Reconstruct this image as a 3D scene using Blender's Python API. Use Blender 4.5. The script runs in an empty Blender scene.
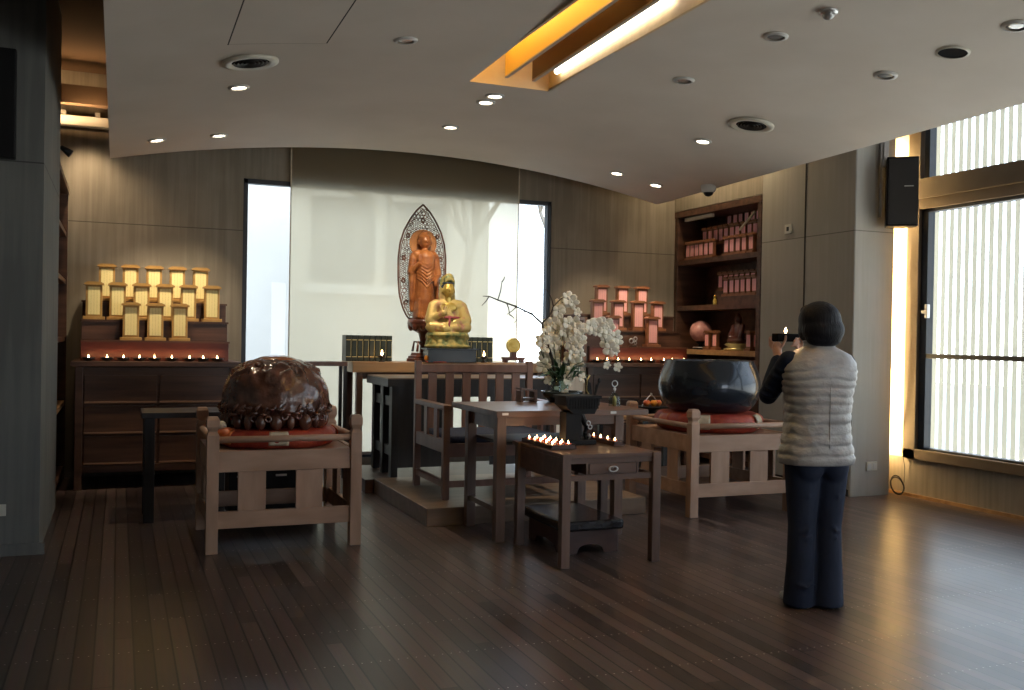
import bpy, bmesh, math, random
from mathutils import Vector, Matrix, noise
random.seed(7)
PI = math.pi
S = bpy.context.scene
C = S.collection

# ---------------------------------------------------------------- camera
F_PX = 960.0
cam_d = bpy.data.cameras.new('camera'); cam_o = bpy.data.objects.new('camera', cam_d); C.objects.link(cam_o)
cam_d.sensor_width = 36.0; cam_d.lens = 36.0 * F_PX / 1024.0; cam_d.clip_start = 0.05; cam_d.clip_end = 200
YAW, PITCH, ROLL = math.radians(22.3), math.radians(-0.45), math.radians(1.0)
f = Vector((math.sin(YAW)*math.cos(PITCH), math.cos(YAW)*math.cos(PITCH), math.sin(PITCH)))
r = Vector((math.cos(YAW), -math.sin(YAW), 0.0)); u = r.cross(f)
r2 = math.cos(ROLL)*r + math.sin(ROLL)*u; u2 = -math.sin(ROLL)*r + math.cos(ROLL)*u
R = Matrix((r2, u2, -f)).transposed().to_4x4()
cam_o.matrix_world = Matrix.Translation((0, 0, 1.365)) @ R
S.camera = cam_o

# ---------------------------------------------------------------- world, exposure, lamps of the daylight
S.view_settings.view_transform = 'Standard'
S.view_settings.look = 'None'
S.view_settings.gamma = 1.0
S.view_settings.use_curve_mapping = False
S.view_settings.exposure = 0.0
S.cycles.use_denoising = True
S.cycles.max_bounces = 10
S.cycles.diffuse_bounces = 5
S.cycles.transparent_max_bounces = 24
S.cycles.sample_clamp_indirect = 6.0
S.cycles.caustics_reflective = False
S.cycles.caustics_refractive = False
W = bpy.data.worlds.new('overcast_sky'); S.world = W; W.use_nodes = True
nt = W.node_tree; nt.nodes.clear()
wo = nt.nodes.new('ShaderNodeOutputWorld'); wb = nt.nodes.new('ShaderNodeBackground')
wg = nt.nodes.new('ShaderNodeTexGradient'); wt = nt.nodes.new('ShaderNodeTexCoord')
ws = nt.nodes.new('ShaderNodeSeparateXYZ'); wr = nt.nodes.new('ShaderNodeValToRGB')
wr.color_ramp.elements[0].position = 0.0; wr.color_ramp.elements[0].color = (1.25, 1.22, 1.15, 1)  # ground half made brighter than the sky to lift the ceiling
wr.color_ramp.elements[1].position = 0.35; wr.color_ramp.elements[1].color = (0.62, 0.72, 0.88, 1)
e = wr.color_ramp.elements.new(0.04); e.color = (0.80, 0.88, 1.0, 1)
nt.nodes.remove(wg)
nt.links.new(wt.outputs['Generated'], ws.inputs[0]); nt.links.new(ws.outputs['Z'], wr.inputs[0])
nt.links.new(wr.outputs[0], wb.inputs[0]); wb.inputs[1].default_value = 5.6
nt.links.new(wb.outputs[0], wo.inputs[0])

def lamp(name, kind, loc, power, color, target=None, **kw):
    d = bpy.data.lights.new(name, kind); d.energy = power; d.color = color
    for k, v in kw.items(): setattr(d, k, v)
    o = bpy.data.objects.new(name, d); C.objects.link(o); o.location = loc
    if target is not None:
        o.rotation_euler = (Vector(target)-Vector(loc)).to_track_quat('-Z', 'Y').to_euler()
    return o
def portal(name, loc, sx, sy, target):
    o = lamp(name, 'AREA', loc, 1.0, (1, 1, 1), target, shape='RECTANGLE', size=sx, size_y=sy)
    o.data.cycles.is_portal = True
    return o
portal('daylight_portal_altar_window', (2.8, 9.93, 1.5), 3.6, 3.0, (2.8, 5, 1.5))
portal('daylight_portal_side_window', (6.74, 2.1, 1.9), 9.2, 3.2, (0, 2.1, 1.9))
portal('daylight_portal_rear_fill', (4.6, -4.12, 1.7), 2.4, 1.8, (4.6, 4, 1.7))  # serves the added rear opening that brightens the fronts

# ---------------------------------------------------------------- materials
def mat(name, color=(.5, .5, .5), rough=.5, metal=0.0, color2=None, scale=(8, 8, 8), detail=4, bump=0.0, bscale=None,
        emit=None, estr=0.0, coat=0.0, spec=0.5, lo=.35, hi=.65, rough2=None, trans=0.0):
    m = bpy.data.materials.new(name); m.use_nodes = True
    t = m.node_tree; n = t.nodes; l = t.links; b = n['Principled BSDF']
    b.inputs['Base Color'].default_value = (*color, 1); b.inputs['Roughness'].default_value = rough
    b.inputs['Metallic'].default_value = metal; b.inputs['Coat Weight'].default_value = coat
    b.inputs['Specular IOR Level'].default_value = spec
    if trans: b.inputs['Transmission Weight'].default_value = trans
    tc = n.new('ShaderNodeTexCoord')
    if color2 is not None:
        mp = n.new('ShaderNodeMapping'); mp.inputs['Scale'].default_value = scale
        nz = n.new('ShaderNodeTexNoise'); nz.inputs['Detail'].default_value = detail; nz.inputs['Scale'].default_value = 1.0
        cr = n.new('ShaderNodeValToRGB'); cr.color_ramp.elements[0].position = lo; cr.color_ramp.elements[1].position = hi
        cr.color_ramp.elements[0].color = (*color, 1); cr.color_ramp.elements[1].color = (*color2, 1)
        l.new(tc.outputs['Object'], mp.inputs[0]); l.new(mp.outputs[0], nz.inputs['Vector'])
        l.new(nz.outputs[0], cr.inputs[0]); l.new(cr.outputs[0], b.inputs['Base Color'])
        if rough2 is not None:
            mr = n.new('ShaderNodeMapRange'); mr.inputs['From Min'].default_value = lo; mr.inputs['From Max'].default_value = hi
            mr.inputs['To Min'].default_value = rough; mr.inputs['To Max'].default_value = rough2
            l.new(nz.outputs[0], mr.inputs[0]); l.new(mr.outputs[0], b.inputs['Roughness'])
    if bump:
        mp2 = n.new('ShaderNodeMapping'); mp2.inputs['Scale'].default_value = bscale or scale
        n2 = n.new('ShaderNodeTexNoise'); n2.inputs['Detail'].default_value = 5; n2.inputs['Scale'].default_value = 1.0
        bp = n.new('ShaderNodeBump'); bp.inputs['Strength'].default_value = bump; bp.inputs['Distance'].default_value = 0.01
        l.new(tc.outputs['Object'], mp2.inputs[0]); l.new(mp2.outputs[0], n2.inputs['Vector'])
        l.new(n2.outputs[0], bp.inputs['Height']); l.new(bp.outputs[0], b.inputs['Normal'])
    if emit is not None:
        b.inputs['Emission Color'].default_value = (*emit, 1); b.inputs['Emission Strength'].default_value = estr
    return m

def floor_mat():
    m = bpy.data.materials.new('dark_plank_floor'); m.use_nodes = True
    t = m.node_tree; n = t.nodes; l = t.links; b = n['Principled BSDF']
    def M(op, a, b_=None, c=None):
        q = n.new('ShaderNodeMath'); q.operation = op
        for i, v in enumerate((a, b_, c)):
            if v is None: continue
            if isinstance(v, (int, float)): q.inputs[i].default_value = v
            else: l.new(v, q.inputs[i])
        return q.outputs[0]
    tc = n.new('ShaderNodeTexCoord'); sp = n.new('ShaderNodeSeparateXYZ'); l.new(tc.outputs['Object'], sp.inputs[0])
    x, y = sp.outputs['X'], sp.outputs['Y']
    PW = 0.078
    xi = M('FLOOR', M('DIVIDE', x, PW)); xf = M('FRACT', M('DIVIDE', x, PW))
    wn = n.new('ShaderNodeTexWhiteNoise'); wn.noise_dimensions = '1D'; l.new(xi, wn.inputs['W'])
    yo = M('ADD', M('DIVIDE', y, 2.6), M('MULTIPLY', wn.outputs[0], 9.0))
    yi = M('FLOOR', yo); yf = M('FRACT', yo)
    w2 = n.new('ShaderNodeTexWhiteNoise'); w2.noise_dimensions = '1D'; l.new(M('ADD', M('MULTIPLY', xi, 13.37), yi), w2.inputs['W'])
    cr = n.new('ShaderNodeValToRGB'); l.new(w2.outputs[0], cr.inputs[0])
    cr.color_ramp.elements[0].color = (.050, .034, .031, 1); cr.color_ramp.elements[1].color = (.160, .108, .094, 1)
    mp = n.new('ShaderNodeMapping'); mp.inputs['Scale'].default_value = (60, 2.5, 1); l.new(tc.outputs['Object'], mp.inputs[0])
    nz = n.new('ShaderNodeTexNoise'); nz.inputs['Scale'].default_value = 1; nz.inputs['Detail'].default_value = 6; l.new(mp.outputs[0], nz.inputs['Vector'])
    mx = n.new('ShaderNodeMix'); mx.data_type = 'RGBA'; mx.blend_type = 'MULTIPLY'; mx.inputs[0].default_value = .55
    l.new(cr.outputs[0], mx.inputs[6]); l.new(nz.outputs['Color'], mx.inputs[7])
    gap = M('MAXIMUM', M('LESS_THAN', xf, .05), M('MAXIMUM', M('GREATER_THAN', xf, .95), M('LESS_THAN', yf, .0018)))
    # screw heads, two per plank in rows
    dy = M('MULTIPLY', M('SUBTRACT', M('FRACT', M('DIVIDE', y, .46)), .5), .46)
    dx1 = M('MULTIPLY', M('SUBTRACT', xf, .25), PW); dx2 = M('MULTIPLY', M('SUBTRACT', xf, .75), PW)
    d = M('MINIMUM', M('ABSOLUTE', dx1), M('ABSOLUTE', dx2))
    dot = M('LESS_THAN', M('ADD', M('MULTIPLY', d, d), M('MULTIPLY', dy, dy)), .0035**2)
    m2 = n.new('ShaderNodeMix'); m2.data_type = 'RGBA'; l.new(gap, m2.inputs[0]); l.new(mx.outputs[2], m2.inputs[6]); m2.inputs[7].default_value = (.008, .006, .006, 1)
    m3 = n.new('ShaderNodeMix'); m3.data_type = 'RGBA'; l.new(dot, m3.inputs[0]); l.new(m2.outputs[2], m3.inputs[6]); m3.inputs[7].default_value = (.55, .50, .44, 1)
    l.new(m3.outputs[2], b.inputs['Base Color'])
    n3 = n.new('ShaderNodeTexNoise'); n3.inputs['Scale'].default_value = 1.3; n3.inputs['Detail'].default_value = 1; l.new(tc.outputs['Object'], n3.inputs['Vector'])
    mr = n.new('ShaderNodeMapRange'); mr.inputs['To Min'].default_value = .25; mr.inputs['To Max'].default_value = .36; l.new(n3.outputs[0], mr.inputs[0])
    l.new(mr.outputs[0], b.inputs['Roughness'])
    b.inputs['Specular IOR Level'].default_value = .5
    bp = n.new('ShaderNodeBump'); bp.inputs['Strength'].default_value = .3; bp.inputs['Distance'].default_value = .0015
    l.new(M('SUBTRACT', M('MULTIPLY', nz.outputs[0], .35), gap), bp.inputs['Height']); l.new(bp.outputs[0], b.inputs['Normal'])
    return m

def concrete_mat(name, c1, c2, horiz=2.37):
    m = bpy.data.materials.new(name); m.use_nodes = True
    t = m.node_tree; n = t.nodes; l = t.links; b = n['Principled BSDF']
    tc = n.new('ShaderNodeTexCoord')
    mp = n.new('ShaderNodeMapping'); mp.inputs['Scale'].default_value = (14, 14, .6); l.new(tc.outputs['Object'], mp.inputs[0])
    nz = n.new('ShaderNodeTexNoise'); nz.inputs['Scale'].default_value = 1.6; nz.inputs['Detail'].default_value = 7; l.new(mp.outputs[0], nz.inputs['Vector'])
    n2 = n.new('ShaderNodeTexNoise'); n2.inputs['Scale'].default_value = 1.7; n2.inputs['Detail'].default_value = 5; l.new(tc.outputs['Object'], n2.inputs['Vector'])
    a = n.new('ShaderNodeMath'); a.operation = 'ADD'; l.new(nz.outputs[0], a.inputs[0]); l.new(n2.outputs[0], a.inputs[1])
    cr = n.new('ShaderNodeValToRGB'); l.new(a.outputs[0], cr.inputs[0])
    cr.color_ramp.elements[0].position = .72; cr.color_ramp.elements[1].position = 1.0
    h = n.new('ShaderNodeMath'); h.operation = 'MULTIPLY'; h.inputs[1].default_value = .85
    l.new(a.outputs[0], h.inputs[0]); l.new(h.outputs[0], cr.inputs[0])
    cr.color_ramp.elements[0].color = (*c1, 1); cr.color_ramp.elements[1].color = (*c2, 1)
    sp = n.new('ShaderNodeSeparateXYZ'); l.new(tc.outputs['Object'], sp.inputs[0])
    s = n.new('ShaderNodeMath'); s.operation = 'SUBTRACT'; l.new(sp.outputs['Z'], s.inputs[0]); s.inputs[1].default_value = horiz
    ab = n.new('ShaderNodeMath'); ab.operation = 'ABSOLUTE'; l.new(s.outputs[0], ab.inputs[0])
    lt = n.new('ShaderNodeMath'); lt.operation = 'LESS_THAN'; l.new(ab.outputs[0], lt.inputs[0]); lt.inputs[1].default_value = .004
    mx = n.new('ShaderNodeMix'); mx.data_type = 'RGBA'; l.new(lt.outputs[0], mx.inputs[0]); l.new(cr.outputs[0], mx.inputs[6])
    mx.inputs[7].default_value = (c1[0]*.45, c1[1]*.45, c1[2]*.45, 1)
    l.new(mx.outputs[2], b.inputs['Base Color']); b.inputs['Roughness'].default_value = .8
    bp = n.new('ShaderNodeBump'); bp.inputs['Strength'].default_value = .25; bp.inputs['Distance'].default_value = .006
    l.new(nz.outputs[0], bp.inputs['Height']); l.new(bp.outputs[0], b.inputs['Normal'])
    return m

def sheer_mat(name, transp, transl, col, tcol=(1, .98, .92)):
    m = bpy.data.materials.new(name); m.use_nodes = True
    t = m.node_tree; n = t.nodes; l = t.links; n.clear()
    o = n.new('ShaderNodeOutputMaterial'); tr = n.new('ShaderNodeBsdfTransparent'); tl = n.new('ShaderNodeBsdfTranslucent'); df = n.new('ShaderNodeBsdfDiffuse')
    tr.inputs[0].default_value = (*tcol, 1); tl.inputs[0].default_value = (*col, 1); df.inputs[0].default_value = (*col, 1)
    a = n.new('ShaderNodeMixShader'); a.inputs[0].default_value = transl; l.new(df.outputs[0], a.inputs[1]); l.new(tl.outputs[0], a.inputs[2])
    b = n.new('ShaderNodeMixShader'); b.inputs[0].default_value = transp; l.new(a.outputs[0], b.inputs[1]); l.new(tr.outputs[0], b.inputs[2])
    l.new(b.outputs[0], o.inputs[0]); return m

def glass_mat(name, tint=(.93, .96, .97)):
    m = bpy.data.materials.new(name); m.use_nodes = True
    t = m.node_tree; n = t.nodes; l = t.links; n.clear()
    o = n.new('ShaderNodeOutputMaterial'); tr = n.new('ShaderNodeBsdfTransparent'); gl = n.new('ShaderNodeBsdfGlossy'); fr = n.new('ShaderNodeFresnel')
    tr.inputs[0].default_value = (*tint, 1); gl.inputs['Roughness'].default_value = .02; fr.inputs[0].default_value = 1.45
    a = n.new('ShaderNodeMixShader'); ge = n.new('ShaderNodeNewGeometry'); iv = n.new('ShaderNodeMath'); iv.operation = 'SUBTRACT'; iv.inputs[0].default_value = 1; l.new(ge.outputs['Backfacing'], iv.inputs[1]); mu = n.new('ShaderNodeMath'); mu.operation = 'MULTIPLY'; l.new(fr.outputs[0], mu.inputs[0]); l.new(iv.outputs[0], mu.inputs[1]); l.new(mu.outputs[0], a.inputs[0]); l.new(tr.outputs[0], a.inputs[1]); l.new(gl.outputs[0], a.inputs[2])
    l.new(a.outputs[0], o.inputs[0]); return m

def script_mat(name, paper, ink, cols=3, half=.03, emit=0):
    """paper with columns of small brush marks, drawn in object space (x across, z down)"""
    m = bpy.data.materials.new(name); m.use_nodes = True
    t = m.node_tree; n = t.nodes; l = t.links; b = n['Principled BSDF']; b.inputs['Roughness'].default_value = .6
    tc = n.new('ShaderNodeTexCoord'); sp = n.new('ShaderNodeSeparateXYZ'); l.new(tc.outputs['Object'], sp.inputs[0])
    def M(op, a, b_=None):
        q = n.new('ShaderNodeMath'); q.operation = op
        for i, v in enumerate((a, b_)):
            if v is None: continue
            if isinstance(v, (int, float)): q.inputs[i].default_value = v
            else: l.new(v, q.inputs[i])
        return q.outputs[0]
    w = 2*half/cols
    fx = M('ABSOLUTE', M('SUBTRACT', M('FRACT', M('ADD', M('DIVIDE', sp.outputs['X'], w), 10.5)), .5))
    near = M('LESS_THAN', fx, .10)
    mp = n.new('ShaderNodeMapping'); mp.inputs['Scale'].default_value = (260, 1, 150); l.new(tc.outputs['Object'], mp.inputs[0])
    nz = n.new('ShaderNodeTexNoise'); nz.inputs['Scale'].default_value = 1; nz.inputs['Detail'].default_value = 1; l.new(mp.outputs[0], nz.inputs['Vector'])
    k = M('MULTIPLY', M('MULTIPLY', near, M('GREATER_THAN', nz.outputs[0], .50)), .38)
    mx = n.new('ShaderNodeMix'); mx.data_type = 'RGBA'; l.new(k, mx.inputs[0]); mx.inputs[6].default_value = (*paper, 1); mx.inputs[7].default_value = (*ink, 1)
    l.new(mx.outputs[2], b.inputs['Base Color']); return m

Mx = {}
Mx['floor'] = floor_mat()
Mx['concrete'] = concrete_mat('board_marked_concrete', (.235, .205, .16), (.315, .275, .22))
Mx['panel'] = concrete_mat('grey_wall_panel', (.37, .355, .31), (.41, .39, .35))
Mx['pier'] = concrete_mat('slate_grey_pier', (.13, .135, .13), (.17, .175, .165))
Mx['ceiling'] = mat('ceiling_plaster', (.64, .58, .51), .85, color2=(.69, .63, .56), scale=(1.5, 1.5, 1.5))
Mx['groove'] = mat('dark_groove', (.05, .045, .04), .9)
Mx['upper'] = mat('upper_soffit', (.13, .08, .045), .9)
Mx['cabinet'] = mat('walnut_cabinet_wood', (.060, .028, .018), .38, color2=(.125, .060, .036), scale=(1.2, 14, 16), bump=.1)
Mx['cabinet_edge'] = mat('walnut_light_edge', (.22, .12, .07), .35, color2=(.30, .17, .10), scale=(2, 14, 14))
Mx['side_lit'] = mat('maple_side_panel', (.58, .42, .28), .5, color2=(.68, .52, .36), scale=(14, 14, 1.5))  # pale tone carries the window light on the walnut cabinet side
Mx['red_back'] = mat('red_lacquer_panel', (.085, .022, .014), .4, color2=(.12, .032, .02), scale=(3, 3, 14))
Mx['cage'] = mat('pine_stand_wood', (.35, .212, .138), .5, color2=(.48, .31, .215), scale=(2.2, 9, 9), bump=.15)
Mx['cage_v'] = mat('pine_post_wood', (.35, .212, .138), .5, color2=(.48, .31, .215), scale=(9, 9, 2.2), bump=.15)
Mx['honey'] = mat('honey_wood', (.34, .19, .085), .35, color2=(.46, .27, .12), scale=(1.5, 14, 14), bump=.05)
Mx['table'] = mat('brown_table_wood', (.105, .060, .045), .33, color2=(.165, .10, .075), scale=(1.5, 16, 16), bump=.06)
Mx['table_v'] = mat('brown_leg_wood', (.105, .060, .045), .4, color2=(.165, .10, .075), scale=(16, 16, 1.5), bump=.06)
Mx['black_table'] = mat('charcoal_table_wood', (.016, .015, .017), .42, color2=(.032, .030, .032), scale=(14, 14, 2))
Mx['charcoal_top'] = mat('brown_table_top', (.20, .14, .10), .35, color2=(.28, .20, .14), scale=(2, 14, 14))  # browner and lighter than the charcoal sides and legs
Mx['plat'] = mat('platform_wood', (.13, .085, .055), .42, color2=(.20, .135, .09), scale=(1.5, 12, 12), bump=.08)
Mx['chair'] = mat('chair_wood', (.16, .075, .05), .38, color2=(.23, .115, .08), scale=(12, 12, 2), bump=.05)
Mx['navy'] = mat('navy_cushion_cloth', (.02, .028, .06), .8, color2=(.03, .04, .085), scale=(60, 60, 60), bump=.2)
Mx['leather'] = mat('black_leather', (.010, .009, .011), .25, color2=(.018, .015, .017), scale=(20, 20, 20), bump=.1)
Mx['stoolwood'] = mat('stool_base_wood', (.055, .025, .02), .4, color2=(.085, .04, .03), scale=(3, 3, 12))
Mx['lacquer'] = mat('carved_brown_lacquer', (.060, .022, .014), .17, color2=(.17, .068, .040), scale=(9, 9, 9), bump=.6, bscale=(26, 26, 26), coat=.6)
Mx['lacquer_top'] = mat('amber_lacquer', (.24, .085, .03), .22, color2=(.33, .13, .05), scale=(6, 6, 6), coat=.5)
Mx['cushion'] = mat('red_brocade', (.30, .028, .018), .5, color2=(.45, .07, .03), scale=(14, 14, 14), bump=.4, bscale=(60, 60, 60))
Mx['cushion_pale'] = mat('cream_brocade', (.55, .47, .33), .55, color2=(.66, .58, .44), scale=(30, 30, 30), bump=.3)
Mx['cushion_or'] = mat('orange_brocade', (.62, .17, .03), .45, color2=(.45, .07, .03), scale=(20, 20, 20), bump=.3)
Mx['bowl'] = mat('blued_bronze', (.010, .016, .026), .20, metal=.35, color2=(.020, .030, .045), scale=(4, 4, 4), bump=.14, bscale=(16, 16, 16), coat=.4, rough2=.28)
Mx['gold'] = mat('gilded_wood', (.52, .34, .06), .33, metal=.55, color2=(.66, .50, .15), scale=(14, 14, 14), bump=.35, bscale=(40, 40, 40))
Mx['gold_green'] = mat('gilded_green_lotus', (.12, .17, .07), .5, metal=.2, color2=(.55, .43, .14), scale=(22, 22, 22), bump=.3)
Mx['gold_pink'] = mat('gilded_pink_robe', (.60, .46, .17), .42, metal=.35, color2=(.50, .20, .16), scale=(16, 16, 10), lo=.52, hi=.72, bump=.4, bscale=(50, 50, 25))
Mx['sash'] = mat('pink_sash', (.35, .07, .09), .5)
Mx['bluehair'] = mat('blue_black_hair', (.03, .05, .09), .4)
Mx['woodbuddha'] = mat('carved_amber_wood', (.26, .085, .028), .36, color2=(.44, .17, .055), scale=(8, 8, 14), bump=.5, bscale=(45, 45, 12))
Mx['halo'] = mat('halo_wood', (.42, .17, .05), .4, color2=(.55, .25, .08), scale=(10, 10, 10))
Mx['darkwood'] = mat('dark_red_wood', (.07, .022, .015), .3, color2=(.15, .045, .028), scale=(10, 10, 10), coat=.2)
Mx['lattice'] = mat('pierced_dark_wood', (.075, .030, .018), .45, color2=(.16, .06, .03), scale=(12, 12, 12))
Mx['black'] = mat('matt_black', (.006, .006, .007), .55, spec=.25)
Mx['void'] = mat('dark_void', (.008, .008, .009), .95, spec=.1)
Mx['blackblue'] = mat('blue_black_lacquer', (.012, .020, .032), .22, color2=(.02, .03, .045), scale=(6, 6, 6))
Mx['book'] = mat('black_green_cover', (.012, .020, .014), .45, color2=(.02, .03, .02), scale=(20, 20, 20))
Mx['goldline'] = mat('gold_foil', (.60, .48, .20), .35, metal=.6)
Mx['tab_frame'] = mat('gilt_tablet_frame', (.42, .23, .06), .38, metal=.25, color2=(.52, .31, .10), scale=(12, 12, 12))
Mx['tab_paper'] = script_mat('yellow_tablet_paper', (.85, .73, .34), (.26, .17, .06), 3, .036)
Mx['tab_frame2'] = mat('brown_tablet_frame', (.20, .075, .035), .4, color2=(.28, .12, .055), scale=(12, 12, 12))
Mx['tab_paper2'] = script_mat('pink_tablet_paper', (.80, .42, .42), (.36, .10, .12), 2, .03)
Mx['tab_small'] = script_mat('pink_small_paper', (.85, .42, .43), (.30, .10, .12), 1, .02)
Mx['flame'] = mat('candle_flame', (1, .7, .3), .5, emit=(1, .62, .28), estr=26)
Mx['wax'] = mat('candle_wax', (.75, .45, .25), .5, emit=(1, .35, .08), estr=.6)
Mx['dish'] = mat('dark_lamp_dish', (.025, .015, .012), .3)
Mx['petal'] = mat('orchid_petal', (.88, .85, .76), .6, color2=(.80, .76, .60), scale=(40, 40, 40))
Mx['leaf'] = mat('orchid_leaf', (.015, .06, .02), .4, color2=(.035, .11, .04), scale=(12, 12, 12))
Mx['stem'] = mat('orchid_stem', (.05, .08, .03), .5)
Mx['twig'] = mat('dark_twig', (.035, .025, .022), .7)
Mx['basin'] = mat('glazed_dark_basin', (.02, .028, .028), .2)
Mx['glass'] = glass_mat('clear_pane')
Mx['vessel'] = glass_mat('vase_glass', (.72, .80, .78))
Mx['frame'] = mat('dark_bronze_frame', (.13, .095, .06), .38, color2=(.16, .12, .08), scale=(3, 3, 3))
Mx['frame_in'] = mat('black_steel_frame', (.016, .022, .034), .4)
Mx['blind'] = sheer_mat('sheer_roller_fabric', .38, .84, (.66, .60, .485), (1, .97, .89))
Mx['louver'] = sheer_mat('white_polycarbonate', .0, .6, (.62, .60, .53))
Mx['white_metal'] = mat('white_metal', (.62, .62, .60), .4)
Mx['steel'] = mat('brushed_steel', (.55, .56, .57), .3, metal=.8)
Mx['lens_off'] = mat('unlit_lamp_lens', (.42, .43, .44), .18, metal=.5)
Mx['lens_on'] = mat('lit_lamp_lens', (1, .95, .85), .4, emit=(1, .90, .72), estr=14)
Mx['tube_white'] = mat('white_light_tube', (1, 1, 1), .4, emit=(1, .93, .78), estr=7)
Mx['tube_warm'] = mat('warm_light_tube', (1, 1, 1), .4, emit=(1, .76, .30), estr=22)
Mx['slot'] = mat('maple_slot_board', (.62, .45, .24), .5, color2=(.70, .53, .30), scale=(2, 12, 12))
Mx['fin_lit'] = mat('lit_fin_board', (.75, .50, .10), .5)  # yellow lamplight on the fin is put into its colour
Mx['fin_shaded'] = mat('shaded_fin_board', (.13, .06, .03), .5)  # the unlit side of this fin is painted dark
Mx['fin_edge'] = mat('grey_fin_edge', (.42, .36, .30), .6)
Mx['skin'] = mat('skin', (.48, .27, .19), .5, color2=(.54, .31, .22), scale=(30, 30, 30))
Mx['hair'] = mat('black_hair', (.006, .006, .009), .55, spec=.22, color2=(.010, .010, .014), scale=(60, 60, 4), bump=.35, bscale=(120, 120, 6))
Mx['vest'] = mat('silver_quilted_nylon', (.30, .29, .285), .36, color2=(.39, .38, .37), scale=(9, 9, 14), bump=.6, bscale=(24, 24, 30))
Mx['sleeve'] = mat('navy_knit', (.007, .011, .028), .8, spec=.2, color2=(.012, .018, .038), scale=(30, 30, 30), bump=.2)
Mx['jeans'] = mat('dark_blue_denim', (.006, .011, .030), .85, color2=(.012, .020, .046), scale=(7, 7, 3), bump=.3, bscale=(14, 14, 7))
Mx['slipper'] = mat('grey_sock', (.30, .32, .35), .7)
Mx['plastic'] = mat('ivory_plastic', (.62, .60, .52), .4)
Mx['cable'] = mat('black_cable', (.015, .013, .012), .5)
Mx['outwall'] = mat('pale_render_wall', (.50, .475, .425), .9, color2=(.54, .515, .465), scale=(1, 1, 1))
Mx['outwin'] = mat('dull_house_window', (.05, .052, .055), .95, spec=.05)
Mx['bark'] = mat('grey_bark', (.22, .19, .15), .9, color2=(.30, .26, .21), scale=(4, 4, 1))
Mx['paving'] = mat('pale_paving', (.45, .44, .42), .9)
Mx['fruit_r'] = mat('red_fruit_skin', (.55, .06, .02), .3, color2=(.65, .25, .06), scale=(12, 12, 12))
Mx['fruit_o'] = mat('orange_fruit_skin', (.75, .28, .03), .4)
Mx['rose'] = mat('rose_quartz_ball', (.62, .30, .26), .25, color2=(.45, .20, .18), scale=(20, 20, 20))
Mx['redglow'] = mat('red_enamel', (.35, .04, .02), .3)
Mx['label_pl'] = mat('silver_plate', (.5, .5, .48), .3, metal=.6)
Mx['blue_glass'] = mat('cobalt_glaze', (.03, .04, .25), .2)

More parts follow.
